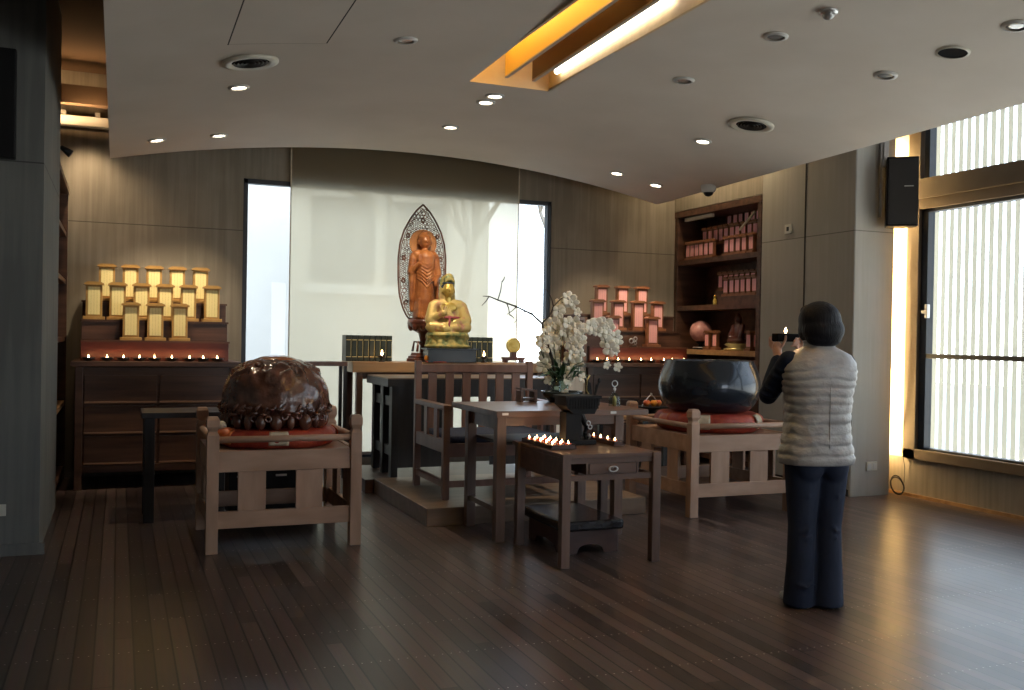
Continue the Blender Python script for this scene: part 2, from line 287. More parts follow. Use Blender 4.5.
# ---------------------------------------------------------------- mesh helpers
class MB:
    def __init__(s): s.b = bmesh.new()
    def box(s, x0, x1, y0, y1, z0, z1, rot=None):
        c = Vector(((x0+x1)/2, (y0+y1)/2, (z0+z1)/2))
        m = Matrix.Translation(c)
        if rot is not None: m = m @ rot
        m = m @ Matrix.Diagonal((abs(x1-x0), abs(y1-y0), abs(z1-z0), 1))
        bmesh.ops.create_cube(s.b, size=1, matrix=m); return s
    def ell(s, c, rad, seg=16, rot=None):
        if isinstance(rad, (int, float)): rad = (rad,)*3
        m = Matrix.Translation(c)
        if rot is not None: m = m @ rot
        m = m @ Matrix.Diagonal((*rad, 1))
        bmesh.ops.create_uvsphere(s.b, u_segments=seg, v_segments=max(6, seg*2//3), radius=1, matrix=m); return s
    def cone(s, p, q, r1, r2, seg=12, caps=True):
        p, q = Vector(p), Vector(q); d = q-p; L = d.length
        if L < 1e-6: return s
        m = Matrix.Translation((p+q)/2) @ d.to_track_quat('Z', 'Y').to_matrix().to_4x4()
        bmesh.ops.create_cone(s.b, cap_ends=caps, segments=seg, radius1=r1, radius2=r2, depth=L, matrix=m); return s
    def cap(s, p, q, r1, r2, seg=12):
        s.cone(p, q, r1, r2, seg); s.ell(p, r1, seg); s.ell(q, r2, seg); return s
    def rings(s, rings, close=True, cap=True):
        """rings: list of lists of points, same length"""
        vs = [[s.b.verts.new(p) for p in R_] for R_ in rings]
        n = len(vs[0])
        for a, b_ in zip(vs[:-1], vs[1:]):
            for i in range(n if close else n-1):
                j = (i+1) % n
                s.b.faces.new((a[i], a[j], b_[j], b_[i]))
        if cap and close:
            s.b.faces.new(list(reversed(vs[0]))); s.b.faces.new(vs[-1])
        return s
    def lathe(s, prof, seg=32, c=(0, 0, 0), cap=True, wob=None):
        R_ = []
        for (rr, z) in prof:
            R_.append([(c[0]+rr*math.cos(2*PI*i/seg), c[1]+rr*math.sin(2*PI*i/seg), c[2]+z) for i in range(seg)])
        return s.rings(R_, cap=cap)
    def tube(s, pts, rad, seg=8):
        pts = [Vector(p) for p in pts]; n = len(pts); R_ = []
        for i, p in enumerate(pts):
            d = (pts[min(i+1, n-1)]-pts[max(i-1, 0)]).normalized()
            q = d.to_track_quat('Z', 'Y'); rr = rad[i] if isinstance(rad, (list, tuple)) else rad
            R_.append([p + q @ Vector((rr*math.cos(2*PI*k/seg), rr*math.sin(2*PI*k/seg), 0)) for k in range(seg)])
        return s.rings(R_)
    def torus(s, c, R0, rr, axis='Y', seg=12, seg2=6, sx=1, sz=1):
        for_r = []
        for i in range(seg):
            a = 2*PI*i/seg; ring = []
            for k in range(seg2):
                b_ = 2*PI*k/seg2; rad = R0+rr*math.cos(b_); o = rr*math.sin(b_)
                if axis == 'Y': v = (c[0]+sx*rad*math.cos(a), c[1]+o, c[2]+sz*rad*math.sin(a))
                elif axis == 'Z': v = (c[0]+sx*rad*math.cos(a), c[1]+sz*rad*math.sin(a), c[2]+o)
                else: v = (c[0]+o, c[1]+sx*rad*math.cos(a), c[2]+sz*rad*math.sin(a))
                ring.append(v)
            for_r.append(ring)
        vs = [[s.b.verts.new(p) for p in R_] for R_ in for_r]
        for i in range(seg):
            a, b_ = vs[i], vs[(i+1) % seg]
            for k in range(seg2): s.b.faces.new((a[k], b_[k], b_[(k+1) % seg2], a[(k+1) % seg2]))
        return s
    def prism(s, poly, axis, a, b_):
        """poly in the two remaining axes, extruded along axis from a to b"""
        def P(u_, v_, w_): return {'X': (w_, u_, v_), 'Y': (u_, w_, v_), 'Z': (u_, v_, w_)}[axis]
        lo_ = [s.b.verts.new(P(u_, v_, a)) for u_, v_ in poly]; hi_ = [s.b.verts.new(P(u_, v_, b_)) for u_, v_ in poly]
        n = len(poly)
        for i in range(n): s.b.faces.new((lo_[i], lo_[(i+1) % n], hi_[(i+1) % n], hi_[i]))
        s.b.faces.new(list(reversed(lo_))); s.b.faces.new(hi_); return s
    def rotate(s, rot): bmesh.ops.transform(s.b, matrix=rot, verts=s.b.verts); return s

def obj(name, mb, m, parent=None, bevel=0.0, smooth=False, loc=None, remesh=0.0, label=None, subsurf=0):
    me = bpy.data.meshes.new(name); bm = mb.b
    bmesh.ops.recalc_face_normals(bm, faces=bm.faces); bm.to_mesh(me); bm.free()
    me.materials.append(Mx[m] if isinstance(m, str) else m)
    if smooth:
        for p in me.polygons: p.use_smooth = True
    o = bpy.data.objects.new(name, me); C.objects.link(o)
    if loc is not None: o.location = loc
    if parent is not None: o.parent = parent
    if remesh:
        md = o.modifiers.new('remesh', 'REMESH'); md.mode = 'VOXEL'; md.voxel_size = remesh; md.use_smooth_shade = True
        sm = o.modifiers.new('smooth', 'SMOOTH'); sm.iterations = 3; sm.factor = .6
    if bevel:
        bv = o.modifiers.new('bevel', 'BEVEL'); bv.width = bevel; bv.segments = 2; bv.limit_method = 'ANGLE'
    if subsurf:
        sb = o.modifiers.new('subsurf', 'SUBSURF'); sb.levels = subsurf; sb.render_levels = subsurf
    if label: o['label'] = label
    return o
def thing(name, label, cat, loc=(0, 0, 0), rotz=0, group=None):
    o = bpy.data.objects.new(name, None); C.objects.link(o); o.empty_display_size = .1
    o.location = loc; o.rotation_euler = (0, 0, rotz); o['label'] = label; o['category'] = cat
    if group: o['group'] = group
    return o
def tag(o, label, cat, group=None, kind=None):
    o['label'] = label; o['category'] = cat
    if group: o['group'] = group
    if kind: o['kind'] = kind
    return o
def struct(name, mb, m, **kw):
    o = obj(name, mb, m, **kw); o['kind'] = 'structure'; return o
def dup(root, loc, rotz=0, label=None, group=None):
    r_ = root.copy(); C.objects.link(r_); r_.location = loc; r_.rotation_euler = (0, 0, rotz)
    if label: r_['label'] = label
    if group: r_['group'] = group
    for ch in list(root.children):
        c = ch.copy(); C.objects.link(c); c.parent = r_
        for g in list(ch.children):
            d = g.copy(); C.objects.link(d); d.parent = c
    return r_
ORD = ['first', 'second', 'third', 'fourth', 'fifth', 'sixth', 'seventh', 'eighth', 'ninth', 'tenth', 'eleventh', 'twelfth']
def nth(i, n):
    if i == 0: return 'leftmost'
    if i == n-1: return 'rightmost'
    return ORD[i]

# ---------------------------------------------------------------- the room
struct('floor', MB().box(-5, 6.8, -4.2, 10.0, -.1, 0), 'floor')
XB0, XB1, ZB0, ZB1 = 1.12, 4.45, .10, 2.885
wb_ = MB()
wb_.box(-.95, XB0, 9.75, 9.95, 0, 3.9).box(XB1, 6.9, 9.75, 9.95, 0, 3.9).box(XB0, XB1, 9.75, 9.95, ZB1, 3.9).box(XB0, XB1, 9.75, 9.95, 0, ZB0)
struct('wall_back', wb_, 'concrete')
# pillar block at the left, then the left wall behind it
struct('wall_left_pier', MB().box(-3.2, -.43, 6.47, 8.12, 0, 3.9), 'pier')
struct('wall_left', MB().box(-.95, -.83, 8.12, 9.75, 0, 3.9), 'concrete')
struct('wall_left_front', MB().box(-3.3, -3.2, -4.1, 8.12, 0, 3.9), 'panel')
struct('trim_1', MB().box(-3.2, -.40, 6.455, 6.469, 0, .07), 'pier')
# right wall with a niche for the bookcase
wr_ = MB()
wr_.box(6.04, 6.56, 6.74, 8.08, 0, 3.9).box(6.04, 6.56, 8.08, 9.75, 2.87, 3.9).box(6.50, 6.56, 8.08, 9.75, 0, 2.87)
wr_.box(6.50, 6.56, 8.08, 9.75, 0, 2.87)
b_ = MB()
b_.box(6.04, 6.30, 7.42, 8.08, 0, 3.9).box(6.04, 6.30, 6.74, 7.41, 0, 3.9).box(6.30, 6.48, 6.74, 6.80, 0, 3.9)
struct('wall_right', b_, 'panel')
struct('wall_right_niche', MB().box(6.04, 6.60, 8.085, 9.75, 2.87, 3.9).box(6.48, 6.60, 8.085, 9.75, 0, 2.87).box(6.30, 6.60, 7.42, 8.085, 0, 3.9), 'concrete')
struct('trim_2', MB().box(6.034, 6.039, 7.408, 7.422, .0, 3.3), 'groove')
struct('trim_3', MB().box(6.034, 6.039, 6.745, 6.765, .0, 3.3), 'panel')
struct('baseboard_right', MB().box(6.028, 6.039, 6.76, 8.08, 0, .06), 'groove')
# window wall: low concrete parapet, window above
struct('wall_window_parapet', MB().box(6.6, 6.78, -4.1, 7.42, 0, .345), 'concrete')
struct('wall_window_jamb', MB().box(6.6, 6.78, 6.665, 7.42, .345, 3.9), mat('pale_jamb_plaster', (.72, .66, .54), .8))
struct('wall_window_head', MB().box(6.6, 6.78, -4.1, 6.665, 3.62, 3.9), 'concrete')
struct('trim_4', MB().box(6.585, 6.599, -4.1, 7.3, 0, .03), 'honey')
# rear wall, behind the camera, with an unseen opening added for front fill
rw = MB(); rw.box(-3.2, 3.4, -4.2, -4.0, 0, 3.9).box(5.8, 6.78, -4.2, -4.0, 0, 3.9).box(3.4, 5.8, -4.2, -4.0, 0, .8).box(3.4, 5.8, -4.2, -4.0, 2.6, 3.9)
struct('wall_rear', rw, 'panel')
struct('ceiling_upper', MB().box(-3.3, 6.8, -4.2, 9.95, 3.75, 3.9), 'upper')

# vaulted ceiling slab with the light slot cut out
XL, XR, YE = -.09, 5.53, 9.3
SX0, SX1, SY1, SY0 = 2.372, 3.018, 6.71, 1.2
def zc(x, y): return 2.9177 + .20877*x - .039226*x*x + .022*(YE-y)
xs = sorted(set([XL + (XR-XL)*i/36 for i in range(37)] + [SX0, SX1])); ys_ = [YE, 8.2, SY1, 5.0, 3.0, SY0, -1.0, -4.0]
cb = MB()
for iy in range(len(ys_)-1):
    for ix in range(len(xs)-1):
        xa, xb = xs[ix], xs[ix+1]; ya, yb = ys_[iy], ys_[iy+1]
        if xa >= SX0-1e-6 and xb <= SX1+1e-6 and ya <= SY1+1e-6 and yb >= SY0-1e-6: continue
        p = [(xa, ya), (xb, ya), (xb, yb), (xa, yb)]
        cb.b.faces.new([cb.b.verts.new((x, y, zc(x, y))) for x, y in p]); cb.b.faces.new([cb.b.verts.new((x, y, zc(x, y)+.16)) for x, y in reversed(p)])
def edge(pts):
    for (xa, ya), (xb, yb) in zip(pts[:-1], pts[1:]):
        cb.b.faces.new([cb.b.verts.new(q) for q in ((xa, ya, zc(xa, ya)), (xb, yb, zc(xb, yb)), (xb, yb, zc(xb, yb)+.16), (xa, ya, zc(xa, ya)+.16))])
edge([(x, YE) for x in xs]); edge([(XL, y) for y in ys_]); edge([(XR, y) for y in ys_]); edge([(x, -4.0) for x in xs])
bmesh.ops.remove_doubles(cb.b, verts=cb.b.verts, dist=1e-4)
co = struct('ceiling', cb, 'ceiling', smooth=True)
md = co.modifiers.new('edge', 'EDGE_SPLIT'); md.split_angle = math.radians(30)
# joint lines in the ceiling
for i, (x, y0_) in enumerate(((.588, 6.03), (1.179, 6.01))):
    g = MB(); g.rings([[(x-.004, y, zc(x, y)-.001), (x+.004, y, zc(x, y)-.001), (x+.004, y, zc(x, y)+.01), (x-.004, y, zc(x, y)+.01)] for y in (y0_, 1.0)])
    struct('trim_%d' % (5+i), g, 'groove')
g = MB(); g.rings([[(x, 6.02-.003, zc(x, 6.02)-.0008), (x, 6.02+.003, zc(x, 6.02)-.0008), (x, 6.02+.003, zc(x, 6.02)+.01), (x, 6.02-.003, zc(x, 6.02)+.01)] for x in (.588, .78, .98, 1.179)])
struct('trim_7', g, 'fin_edge')

# light slot
sl = thing('ceiling_light_slot', 'long recessed ceiling light slot with hanging fins coloured as lit and shaded', 'light', (0, 0, 0))
bx = MB(); zt = 3.72
bx.box(SX0-.02, SX0, SY0-.02, SY1+.02, 3.27, zt).box(SX1, SX1+.02, SY0-.02, SY1+.02, 3.27, zt)
bx.box(SX0, SX1, SY1, SY1+.02, 3.252, zt).box(SX0, SX1, SY0-.02, SY0, 3.36, zt).box(SX0-.02, SX1+.02, SY0-.02, SY1+.02, zt, zt+.02)
obj('slot_box', bx, 'slot', sl)
for nm, x, m_ in (('fin', 2.585, 'fin_lit'), ('fin', 2.80, 'fin_shaded')):
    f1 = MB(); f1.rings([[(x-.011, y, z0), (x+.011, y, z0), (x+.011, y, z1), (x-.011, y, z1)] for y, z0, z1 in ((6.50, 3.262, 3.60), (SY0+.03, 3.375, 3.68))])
    fo = obj(nm, f1, m_, sl, label='fin board in a yellow standing for lamplight' if m_ == 'fin_lit' else 'fin board in a dark brown standing for shade')
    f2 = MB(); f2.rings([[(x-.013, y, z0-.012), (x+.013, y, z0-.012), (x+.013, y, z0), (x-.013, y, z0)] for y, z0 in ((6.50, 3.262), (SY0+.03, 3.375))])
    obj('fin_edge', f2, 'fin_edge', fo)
obj('light_tube', MB().cone((2.46, 1.3, 3.66), (2.46, 6.5, 3.64), .02, .02, 10), 'tube_warm', sl)
for ya, yb in ((1.3, 3.0), (3.1, 4.75), (4.9, 6.5)):
    obj('light_tube', MB().cone((2.985, ya, 3.46-.022*(ya-1.3)), (2.985, yb, 3.46-.022*(yb-1.3)), .020, .020, 12), 'tube_white', sl)

# recess beyond the vault edge, upper left: beam and tube by the back wall
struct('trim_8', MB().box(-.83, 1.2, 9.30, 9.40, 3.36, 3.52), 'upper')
t = thing('wall_washer_light', 'white tubular light fixture high in the left corner above the gooseneck lamp', 'light', (-.40, 9.55, 3.25))
obj('housing', MB().box(-.40, .42, -.05, .05, -.045, .045), 'white_metal', t, bevel=.01)
obj('clip', MB().box(-.10, -.06, -.07, .07, .045, .08).box(.18, .22, -.07, .07, .045, .08), 'steel', t)

# ---------------------------------------------------------------- altar window and blind
t = MB(); fw = .045
t.box(XB0, XB0+fw, 9.76, 9.84, ZB0, ZB1).box(XB1-fw, XB1, 9.76, 9.84, ZB0, ZB1).box(XB0, XB1, 9.76, 9.84, ZB1-fw, ZB1).box(XB0, XB1, 9.76, 9.84, ZB0, ZB0+fw)
w1 = struct('window_1', t, 'frame_in', bevel=.003)
g = MB().box(XB0+fw, XB1-fw, 9.795, 9.801, ZB0+fw, ZB1-fw); obj('window_pane', g, 'glass', w1)
bl = thing('roller_blind', 'wide sheer cream roller blind hanging behind the statues', 'blind', (0, 0, 0))
obj('blind_fabric', MB().box(1.565, 4.035, 9.700, 9.702, .16, 3.60), 'blind', bl)
obj('bottom_bar', MB().box(1.565, 4.035, 9.690, 9.712, .135, .165), 'white_metal', bl)
obj('roller_tube', MB().cone((1.54, 9.69, 3.62), (4.06, 9.69, 3.62), .03, .03, 16), 'white_metal', bl)
obj('side_hem', MB().box(1.565, 1.577, 9.697, 9.6995, .16, 3.60), 'cushion_pale', bl)
obj('side_hem', MB().box(4.023, 4.035, 9.697, 9.6995, .16, 3.60), 'cushion_pale', bl)

# ---------------------------------------------------------------- side window
def window_unit(n, y0, y1, first):
    m1 = MB()
    X0, X1 = 6.56, 6.66
    if first:
        m1.box(X0, X1, y1-.14, y1, .345, 3.62)
    else:
        m1.box(X0, X1, y1-.06, y1, .345, 3.62)
    m1.box(X0, X1, y0, y0+.06, .345, 3.62).box(X0, X1, y0, y1, .345, .435).box(X0-.02, X1, y0, y1, 2.655, 2.83).box(X0, X1, y0, y1, 2.565, 2.655)
    m1.box(X0, X1, y0, y1, 3.56, 3.62)
    w = struct('window_%d' % n, m1, 'frame', bevel=.004)
    yl = y1-.14 if first else y1-.06
    s = MB(); s.box(X0+.03, X1+.01, yl-.075, yl, .435, 2.565).box(X0+.03, X1+.01, y0+.06, y0+.09, .435, 2.565)
    s.box(X0+.03, X1+.01, y0+.06, yl, 2.535, 2.565).box(X0+.03, X1+.01, y0+.06, yl, .435, .455)
    s.box(X0+.02, X1-.02, y0+.06, yl-.01, 1.245, 1.285)
    s.box(X0+.03, X1+.01, yl-.075, yl-.02, 2.83, 3.56)
    obj('sash_frame', s, 'frame_in', w, bevel=.003)
    obj('window_pane', MB().box(6.64, 6.646, y0+.09, yl-.075, .455, 2.535).box(6.64, 6.646, y0+.06, yl-.075, 2.83, 3.56), 'glass', w)
    return w
w = window_unit(2, 4.30, 6.665, True)
la = MB().box(6.565, 6.60, 6.42, 6.45, 1.60, 1.72).box(6.545, 6.575, 6.40, 6.47, 1.64, 1.665)
obj('window_latch', la, 'steel', w, bevel=.004)
window_unit(3, 1.90, 4.30, False); window_unit(4, -.50, 1.90, False); window_unit(5, -3.98, -.50, False)
# corrugated white screen outside the side window
cg = MB(); yy = 7.1; pts = []
while yy > -4.0:
    cg.box(6.90, 6.905, yy-.046, yy, .1, 3.9); yy -= .085
tag(obj('slatted_screen', cg, 'louver'), 'white vertical slatted screen standing outside the large side window', 'screen')
lc = MB()
n_ = 160; R_ = []
rg = []
for i in range(0, 28):
    pass
# ---------------------------------------------------------------- outside the altar window
struct('ground_outside', MB().box(-20, 30, 9.96, 40, -.25, -.12), 'paving')
h = thing('neighbour_house', 'pale rendered house across the lane seen through the blind', 'building', (0, 0, 0))
obj('wall', MB().box(-4, 5.7, 15.0, 20, -.12, 3.1), 'outwall', h)
obj('wall', MB().box(-4, 5.7, 15.0, 20, 3.1, 4.9), 'outwall', h)
wnd = obj('window', MB().box(2.75, 3.75, 14.93, 15.0, 2.2, 3.5), 'outwin', h)
obj('sill', MB().box(2.65, 5.3, 14.80, 15.0, 2.00, 2.14), 'white_metal', h)
obj('window', MB().box(3.95, 4.95, 14.93, 15.01, 2.2, 3.5), 'outwin', h)
def limb(mb, p, d, L, rr, depth):
    q = p + d*L; mid = (p+q)/2 + Vector((random.uniform(-1, 1), random.uniform(-1, 1), random.uniform(-1, 1)))*L*.06
    mb.tube([p, mid, q], [rr, rr*.85, rr*.65], 6)
    if depth == 0: return
    for k in range(2 if depth < 3 else 3):
        nd = (d + Vector((random.uniform(-.8, .8), random.uniform(-.4, .4), random.uniform(-.1, .6)))).normalized()
        limb(mb, q, nd, L*.72, rr*.6, depth-1)
for k, (x, y, dx, lab) in enumerate(((4.7, 13.0, -.12, 'bare grey tree outside, showing faintly through the right half of the blind'), (7.6, 14.6, -.30, 'bare grey tree outside, in the uncovered window strip right of the blind'))):
    random.seed(30+k); b_ = MB(); limb(b_, Vector((x, y, -.12)), Vector((dx, 0, 1)).normalized(), 1.7, .13, 4)
    tag(obj('bare_tree', b_, 'bark', smooth=True), lab.replace('’', ''), 'tree')
random.seed(11)

# ---------------------------------------------------------------- left altar cabinet
def tablet(name, label, group, loc, rotz, frame, paper, w=.135, h=.335, d=.07):
    t = thing(name, label, 'tablet', loc, rotz, group)
    obj('base', MB().box(-w*.66, w*.66, -d*.75, d*.75, 0, .028), frame, t, bevel=.003)
    obj('body', MB().box(-w/2, w/2, -d*.35, d*.45, .028, h-.028), frame, t, bevel=.003)
    rf = MB(); hw = w*.60
    rf.prism([(-hw, h-.028), (hw, h-.028), (hw*.98, h-.014), (hw*.62, h), (-hw*.62, h), (-hw*.98, h-.014)], 'Y', -d*.7, d*.6)
    obj('roof', rf, frame, t)
    pw = .36 if w > .1 else .42
    obj('inscribed_panel', MB().box(-w*pw, w*pw, -d*.40, -d*.35, .045, h-.045), paper, t)
    return t
def oil_lamp(label, group, loc):
    t = thing('oil_lamp', label, 'oil lamp', loc, 0, group)
    obj('dish', MB().lathe([(.022, 0), (.045, .012), (.056, .030), (.052, .032), (.04, .018), (.0005, .014)], 18), 'dish', t, smooth=True)
    obj('wax', MB().lathe([(.0005, .018), (.042, .018), (.042, .022), (.0005, .022)], 14), 'wax', t)
    obj('flame', MB().lathe([(.001, .020), (.006, .026), (.0075, .033), (.004, .044), (.0006, .056)], 10), 'flame', t, smooth=True)
    return t
def cabinet(name, label, x0, x1, y0, y1, h, ncol):
    t = thing(name, label, 'cabinet', ((x0+x1)/2, (y0+y1)/2, 0)); cx, cy = (x0+x1)/2, (y0+y1)/2
    X0, X1, Y0, Y1 = x0-cx, x1-cx, y0-cy, y1-cy
    b = MB(); b.box(X0+.02, X1-.02, Y0+.03, Y1, .14, h-.05)
    obj('body', b, 'cabinet', t)
    obj('top', MB().box(X0-.02, X1+.02, Y0-.02, Y1, h-.045, h), 'cabinet', t, bevel=.004)
    for sx in (X0+.015, X1-.075):
        for sy in (Y0, Y1-.07):
            obj('leg', MB().box(sx, sx+.06, sy, sy+.07, 0, h-.045), 'cabinet', t, bevel=.003)
    n = 3; cw = (X1-X0-.15)/ncol
    for c in range(ncol):
        for k in range(n):
            za = .22+(h-.31)/n*k; zb = za+(h-.31)/n-.03; xa = X0+.075+cw*c+.012; xb = xa+cw-.024
            d = obj('drawer', MB().box(xa, xb, Y0+.012, Y0+.035, za, zb), 'cabinet', t, bevel=.003)
            obj('drawer_lip', MB().box(xa, xb, Y0+.002, Y0+.014, za-.006, za+.008), 'cabinet_edge', d)
    obj('bottom_rail', MB().box(X0+.075, X1-.075, Y0+.008, Y0+.03, .15, .205), 'cabinet', t)
    return t
def tiers(name, label, x0, x1, zt, back, ys, y1, zs):
    t = thing(name, label, 'shelf', ((x0+x1)/2, ys[0], zt)); cx = (x0+x1)/2; cy = ys[0]
    z = zt
    for k, yf in enumerate(ys):
        b = MB().box(x0-cx, x1-cx, yf-cy, y1-cy, z-zt, zs[k]-zt)
        obj('step', b, 'red_back' if k == 0 else 'cabinet', t, bevel=.003)
        obj('step_edge', MB().box(x0-cx-.008, x1-cx+.008, yf-cy-.012, yf-cy+.03, zs[k]-zt-.016, zs[k]-zt+.001), 'cabinet', t)
        z = zs[k]
    return t
cabinet('altar_cabinet', 'dark walnut drawer cabinet below the yellow tablets at the left', -.35, 1.01, 8.93, 9.72, 1.10, 2)
tiers('tablet_stand', 'dark three-step stand holding yellow tablets on the left cabinet', -.30, .93, 1.10, None, (9.06, 9.20, 9.35), 9.72, (1.28, 1.458, 1.63))
first = None; G = 'yellow memorial tablets on the left cabinet'
rows = ((1.281, 9.13, (.101, .303, .508), 'front'), (1.459, 9.275, (-.203, -.010, .188, .390, .589, .795), 'middle'), (1.631, 9.44, (-.102, .096, .298, .499, .705), 'top'))
for z, y, xl, rn in rows:
    for i, x in enumerate(xl):
        lb = 'yellow memorial tablet, %s in the %s row of the left stand' % (nth(i, len(xl)) if len(xl) > 3 or i != 1 else 'middle one', rn)
        if first is None: first = tablet('memorial_tablet', lb, G, (x, y, z), 0, 'tab_frame', 'tab_paper')
        else: dup(first, (x, y, z), 0, lb)
lamp0 = None
for i, x in enumerate((-.235, -.088, .044, .173, .296, .439, .589, .704, .824)):
    lb = 'lit oil lamp, %s of nine on the left cabinet' % nth(i, 9)
    if lamp0 is None: lamp0 = oil_lamp(lb, 'oil lamps on the left cabinet', (x, 8.985, 1.101))
    else: dup(lamp0, (x, 8.985, 1.101), 0, lb)
lamp('oil_lamp_glow_left', 'AREA', (.3, 8.96, 1.15), .35, (1, .42, .15), (.3, 9.2, 1.18), shape='RECTANGLE', size=1.1, size_y=.015)

# right altar cabinet
rc_ = cabinet('altar_cabinet', 'dark walnut drawer cabinet below the pink tablets at the right', 4.52, 5.80, 8.95, 9.72, 1.115, 2)
obj('side_panel', MB().box(-.665, -.641, -.355, .365, .16, 1.065), 'side_lit', rc_, label='side board in a pale tone standing for window light')
tiers('tablet_stand', 'dark three-step stand holding pink tablets on the right cabinet', 4.60, 5.80, 1.115, None, (9.06, 9.20, 9.35), 9.72, (1.288, 1.462, 1.63))
o_ = thing('lattice_screen', 'tall narrow brown lattice frame beside the pink tablet stand', 'screen', (4.56, 9.4, 1.115))
obj('frame', MB().box(-.015, .015, -.30, -.27, 0, .48).box(-.015, .015, .27, .30, 0, .48).box(-.015, .015, -.27, .27, .45, .48).box(-.015, .015, -.27, .27, .20, .225).box(-.015, .015, -.12, -.10, 0, .45).box(-.015, .015, .08, .10, 0, .45), 'cabinet_edge', o_)
o_.location.x = 4.575
first2 = None; G = 'pink memorial tablets on the right cabinet'
rows = ((1.289, 9.13, (4.912, 5.393), 'front'), (1.463, 9.275, (4.795, 5.045, 5.295, 5.542), 'middle'), (1.631, 9.44, (4.926, 5.185, 5.434), 'top'))
for z, y, xl, rn in rows:
    for i, x in enumerate(xl):
        lb = 'pink memorial tablet, %s in the %s row of the right stand' % (nth(i, len(xl)) if len(xl) != 3 or i != 1 else 'middle one', rn)
        if first2 is None: first2 = tablet('memorial_tablet', lb, G, (x, y, z), 0, 'tab_frame2', 'tab_paper2', w=.135, h=.33)
        else: dup(first2, (x, y, z), 0, lb)
for i, x in enumerate((4.66, 4.779, 4.91, 5.043, 5.185, 5.313, 5.47, 5.576, 5.723)):
    dup(lamp0, (x, 8.995, 1.116), 0, 'lit oil lamp, %s of nine on the right cabinet' % nth(i, 9), 'oil lamps on the right cabinet')
lamp('oil_lamp_glow_right', 'AREA', (5.2, 8.97, 1.165), .5, (1, .42, .15), (5.2, 9.2, 1.19), shape='RECTANGLE', size=1.1, size_y=.015)
# small silver ornament on the right stand
o_ = thing('incense_ornament', 'small silver scroll ornament between the front pink tablets', 'ornament', (5.155, 9.12, 1.289))
obj('base', MB().lathe([(.001, 0), (.05, 0), (.045, .012), (.02, .02), (.001, .02)], 16), 'dish', o_, smooth=True)
obj('scroll', MB().torus((-.02, 0, .06), .025, .007, 'Y').torus((.03, 0, .085), .02, .006, 'Y').torus((.03, 0, .04), .015, .006, 'Y'), 'steel', o_, smooth=True)

# ---------------------------------------------------------------- bookcase in the right wall niche
bc = thing('bookcase', 'tall dark built-in bookcase full of pink tablets in the right wall', 'bookcase', (6.04, 8.9, 0))
y0, y1 = -.80, .83; x1 = .42
obj('side', MB().box(0, x1, y0, y0+.06, 0, 2.85), 'cabinet', bc, bevel=.003)
obj('side', MB().box(0, x1, y1-.06, y1, 0, 2.85), 'cabinet', bc, bevel=.003)
obj('back', MB().box(x1-.02, x1, y0, y1, 0, 2.85), 'cabinet', bc)
obj('top', MB().box(-.01, x1, y0-.01, y1, 2.79, 2.86), 'cabinet', bc, bevel=.003)
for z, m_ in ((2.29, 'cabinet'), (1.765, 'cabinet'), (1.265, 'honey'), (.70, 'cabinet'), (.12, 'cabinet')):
    obj('shelf', MB().box(.005, x1-.02, y0+.06, y1-.06, z-.055, z), m_, bc, label='orange wooden shelf' if m_ == 'honey' else None)  # third board is honey wood, paler than the other shelves
for z in (2.29, 1.765):
    obj('riser', MB().box(.17, x1-.02, y0+.06, (.25 if z < 2 else .55), z, z+.16), 'cabinet', bc)
    obj('riser', MB().box(.28, x1-.02, y0+.06, (.2 if z < 2 else .28), z+.16, z+.32), 'cabinet', bc)
ft = None
sets = ((6.12, 2.291, (9.55, 9.46, 9.37, 9.28, 9.18, 9.08, 8.79, 8.69, 8.58, 8.47, 8.35), 'front row on the top shelf'),
        (6.26, 2.451, (9.42, 9.31, 9.2, 9.1, 9.0, 8.89, 8.79, 8.68, 8.57, 8.47, 8.36), 'middle row on the top shelf'),
        (6.40, 2.611, (9.14, 9.03, 8.93, 8.82, 8.71, 8.61), 'back row on the top shelf'),
        (6.12, 1.85, (8.79, 8.68, 8.58, 8.48, 8.38, 8.28), 'front row on the second shelf'),
        (6.28, 1.926, (9.12, 9.02, 8.92, 8.82, 8.72, 8.62, 8.52, 8.42), 'back row on the second shelf'))
obj('riser', MB().box(.02, .17, y0+.06, -.05, 1.765, 1.849), 'cabinet', bc)
for X, z, yl, rn in sets:
    for i, y in enumerate(yl):
        lb = 'small pink tablet, %s in the %s of the bookcase' % (nth(i, len(yl)), rn)
        if ft is None: ft = tablet('small_memorial_tablet', lb, 'small pink tablets in the bookcase', (X, y, z), -PI/2, 'tab_frame2', 'tab_small', w=.078, h=.215 if z > 2 else .2, d=.05)
        else: dup(ft, (X, y, z), -PI/2, lb)
for X, y, z, lb in ((6.12, 9.13, 1.266, 'small pink tablet on the third shelf, beside the rose quartz ball'), (6.12, 8.98, 1.266, 'small pink tablet on the third shelf, just left of the dark statue'),
                    (6.12, 8.36, 1.266, 'small pink tablet on the third shelf, against the right side of the bookcase'), (6.30, 8.48, 1.266, 'small pink tablet deep on the third shelf, behind the right-hand one'),
                    (6.12, 8.34, .83, 'small pink tablet on the fourth shelf, right of the big bowl'), (6.30, 8.38, .95, 'small pink tablet on the fourth shelf, right-hand one of the two behind'),
                    (6.30, 8.50, .95, 'small pink tablet on the fourth shelf, left-hand one of the two behind')):
    dup(ft, (X, y, z), -PI/2, lb)
obj('riser', MB().box(.03, .18, y0+.06, -.2, .70, .829), 'cabinet', bc); obj('riser', MB().box(.18, x1-.02, y0+.06, -.2, .70, .949), 'cabinet', bc)
o_ = thing('quartz_ball', 'round rose quartz ball on a black stand on the third bookcase shelf', 'ornament', (6.16, 9.34, 1.266))
obj('ball', MB().ell((0, 0, .205), .125, 24), 'rose', o_, smooth=True)
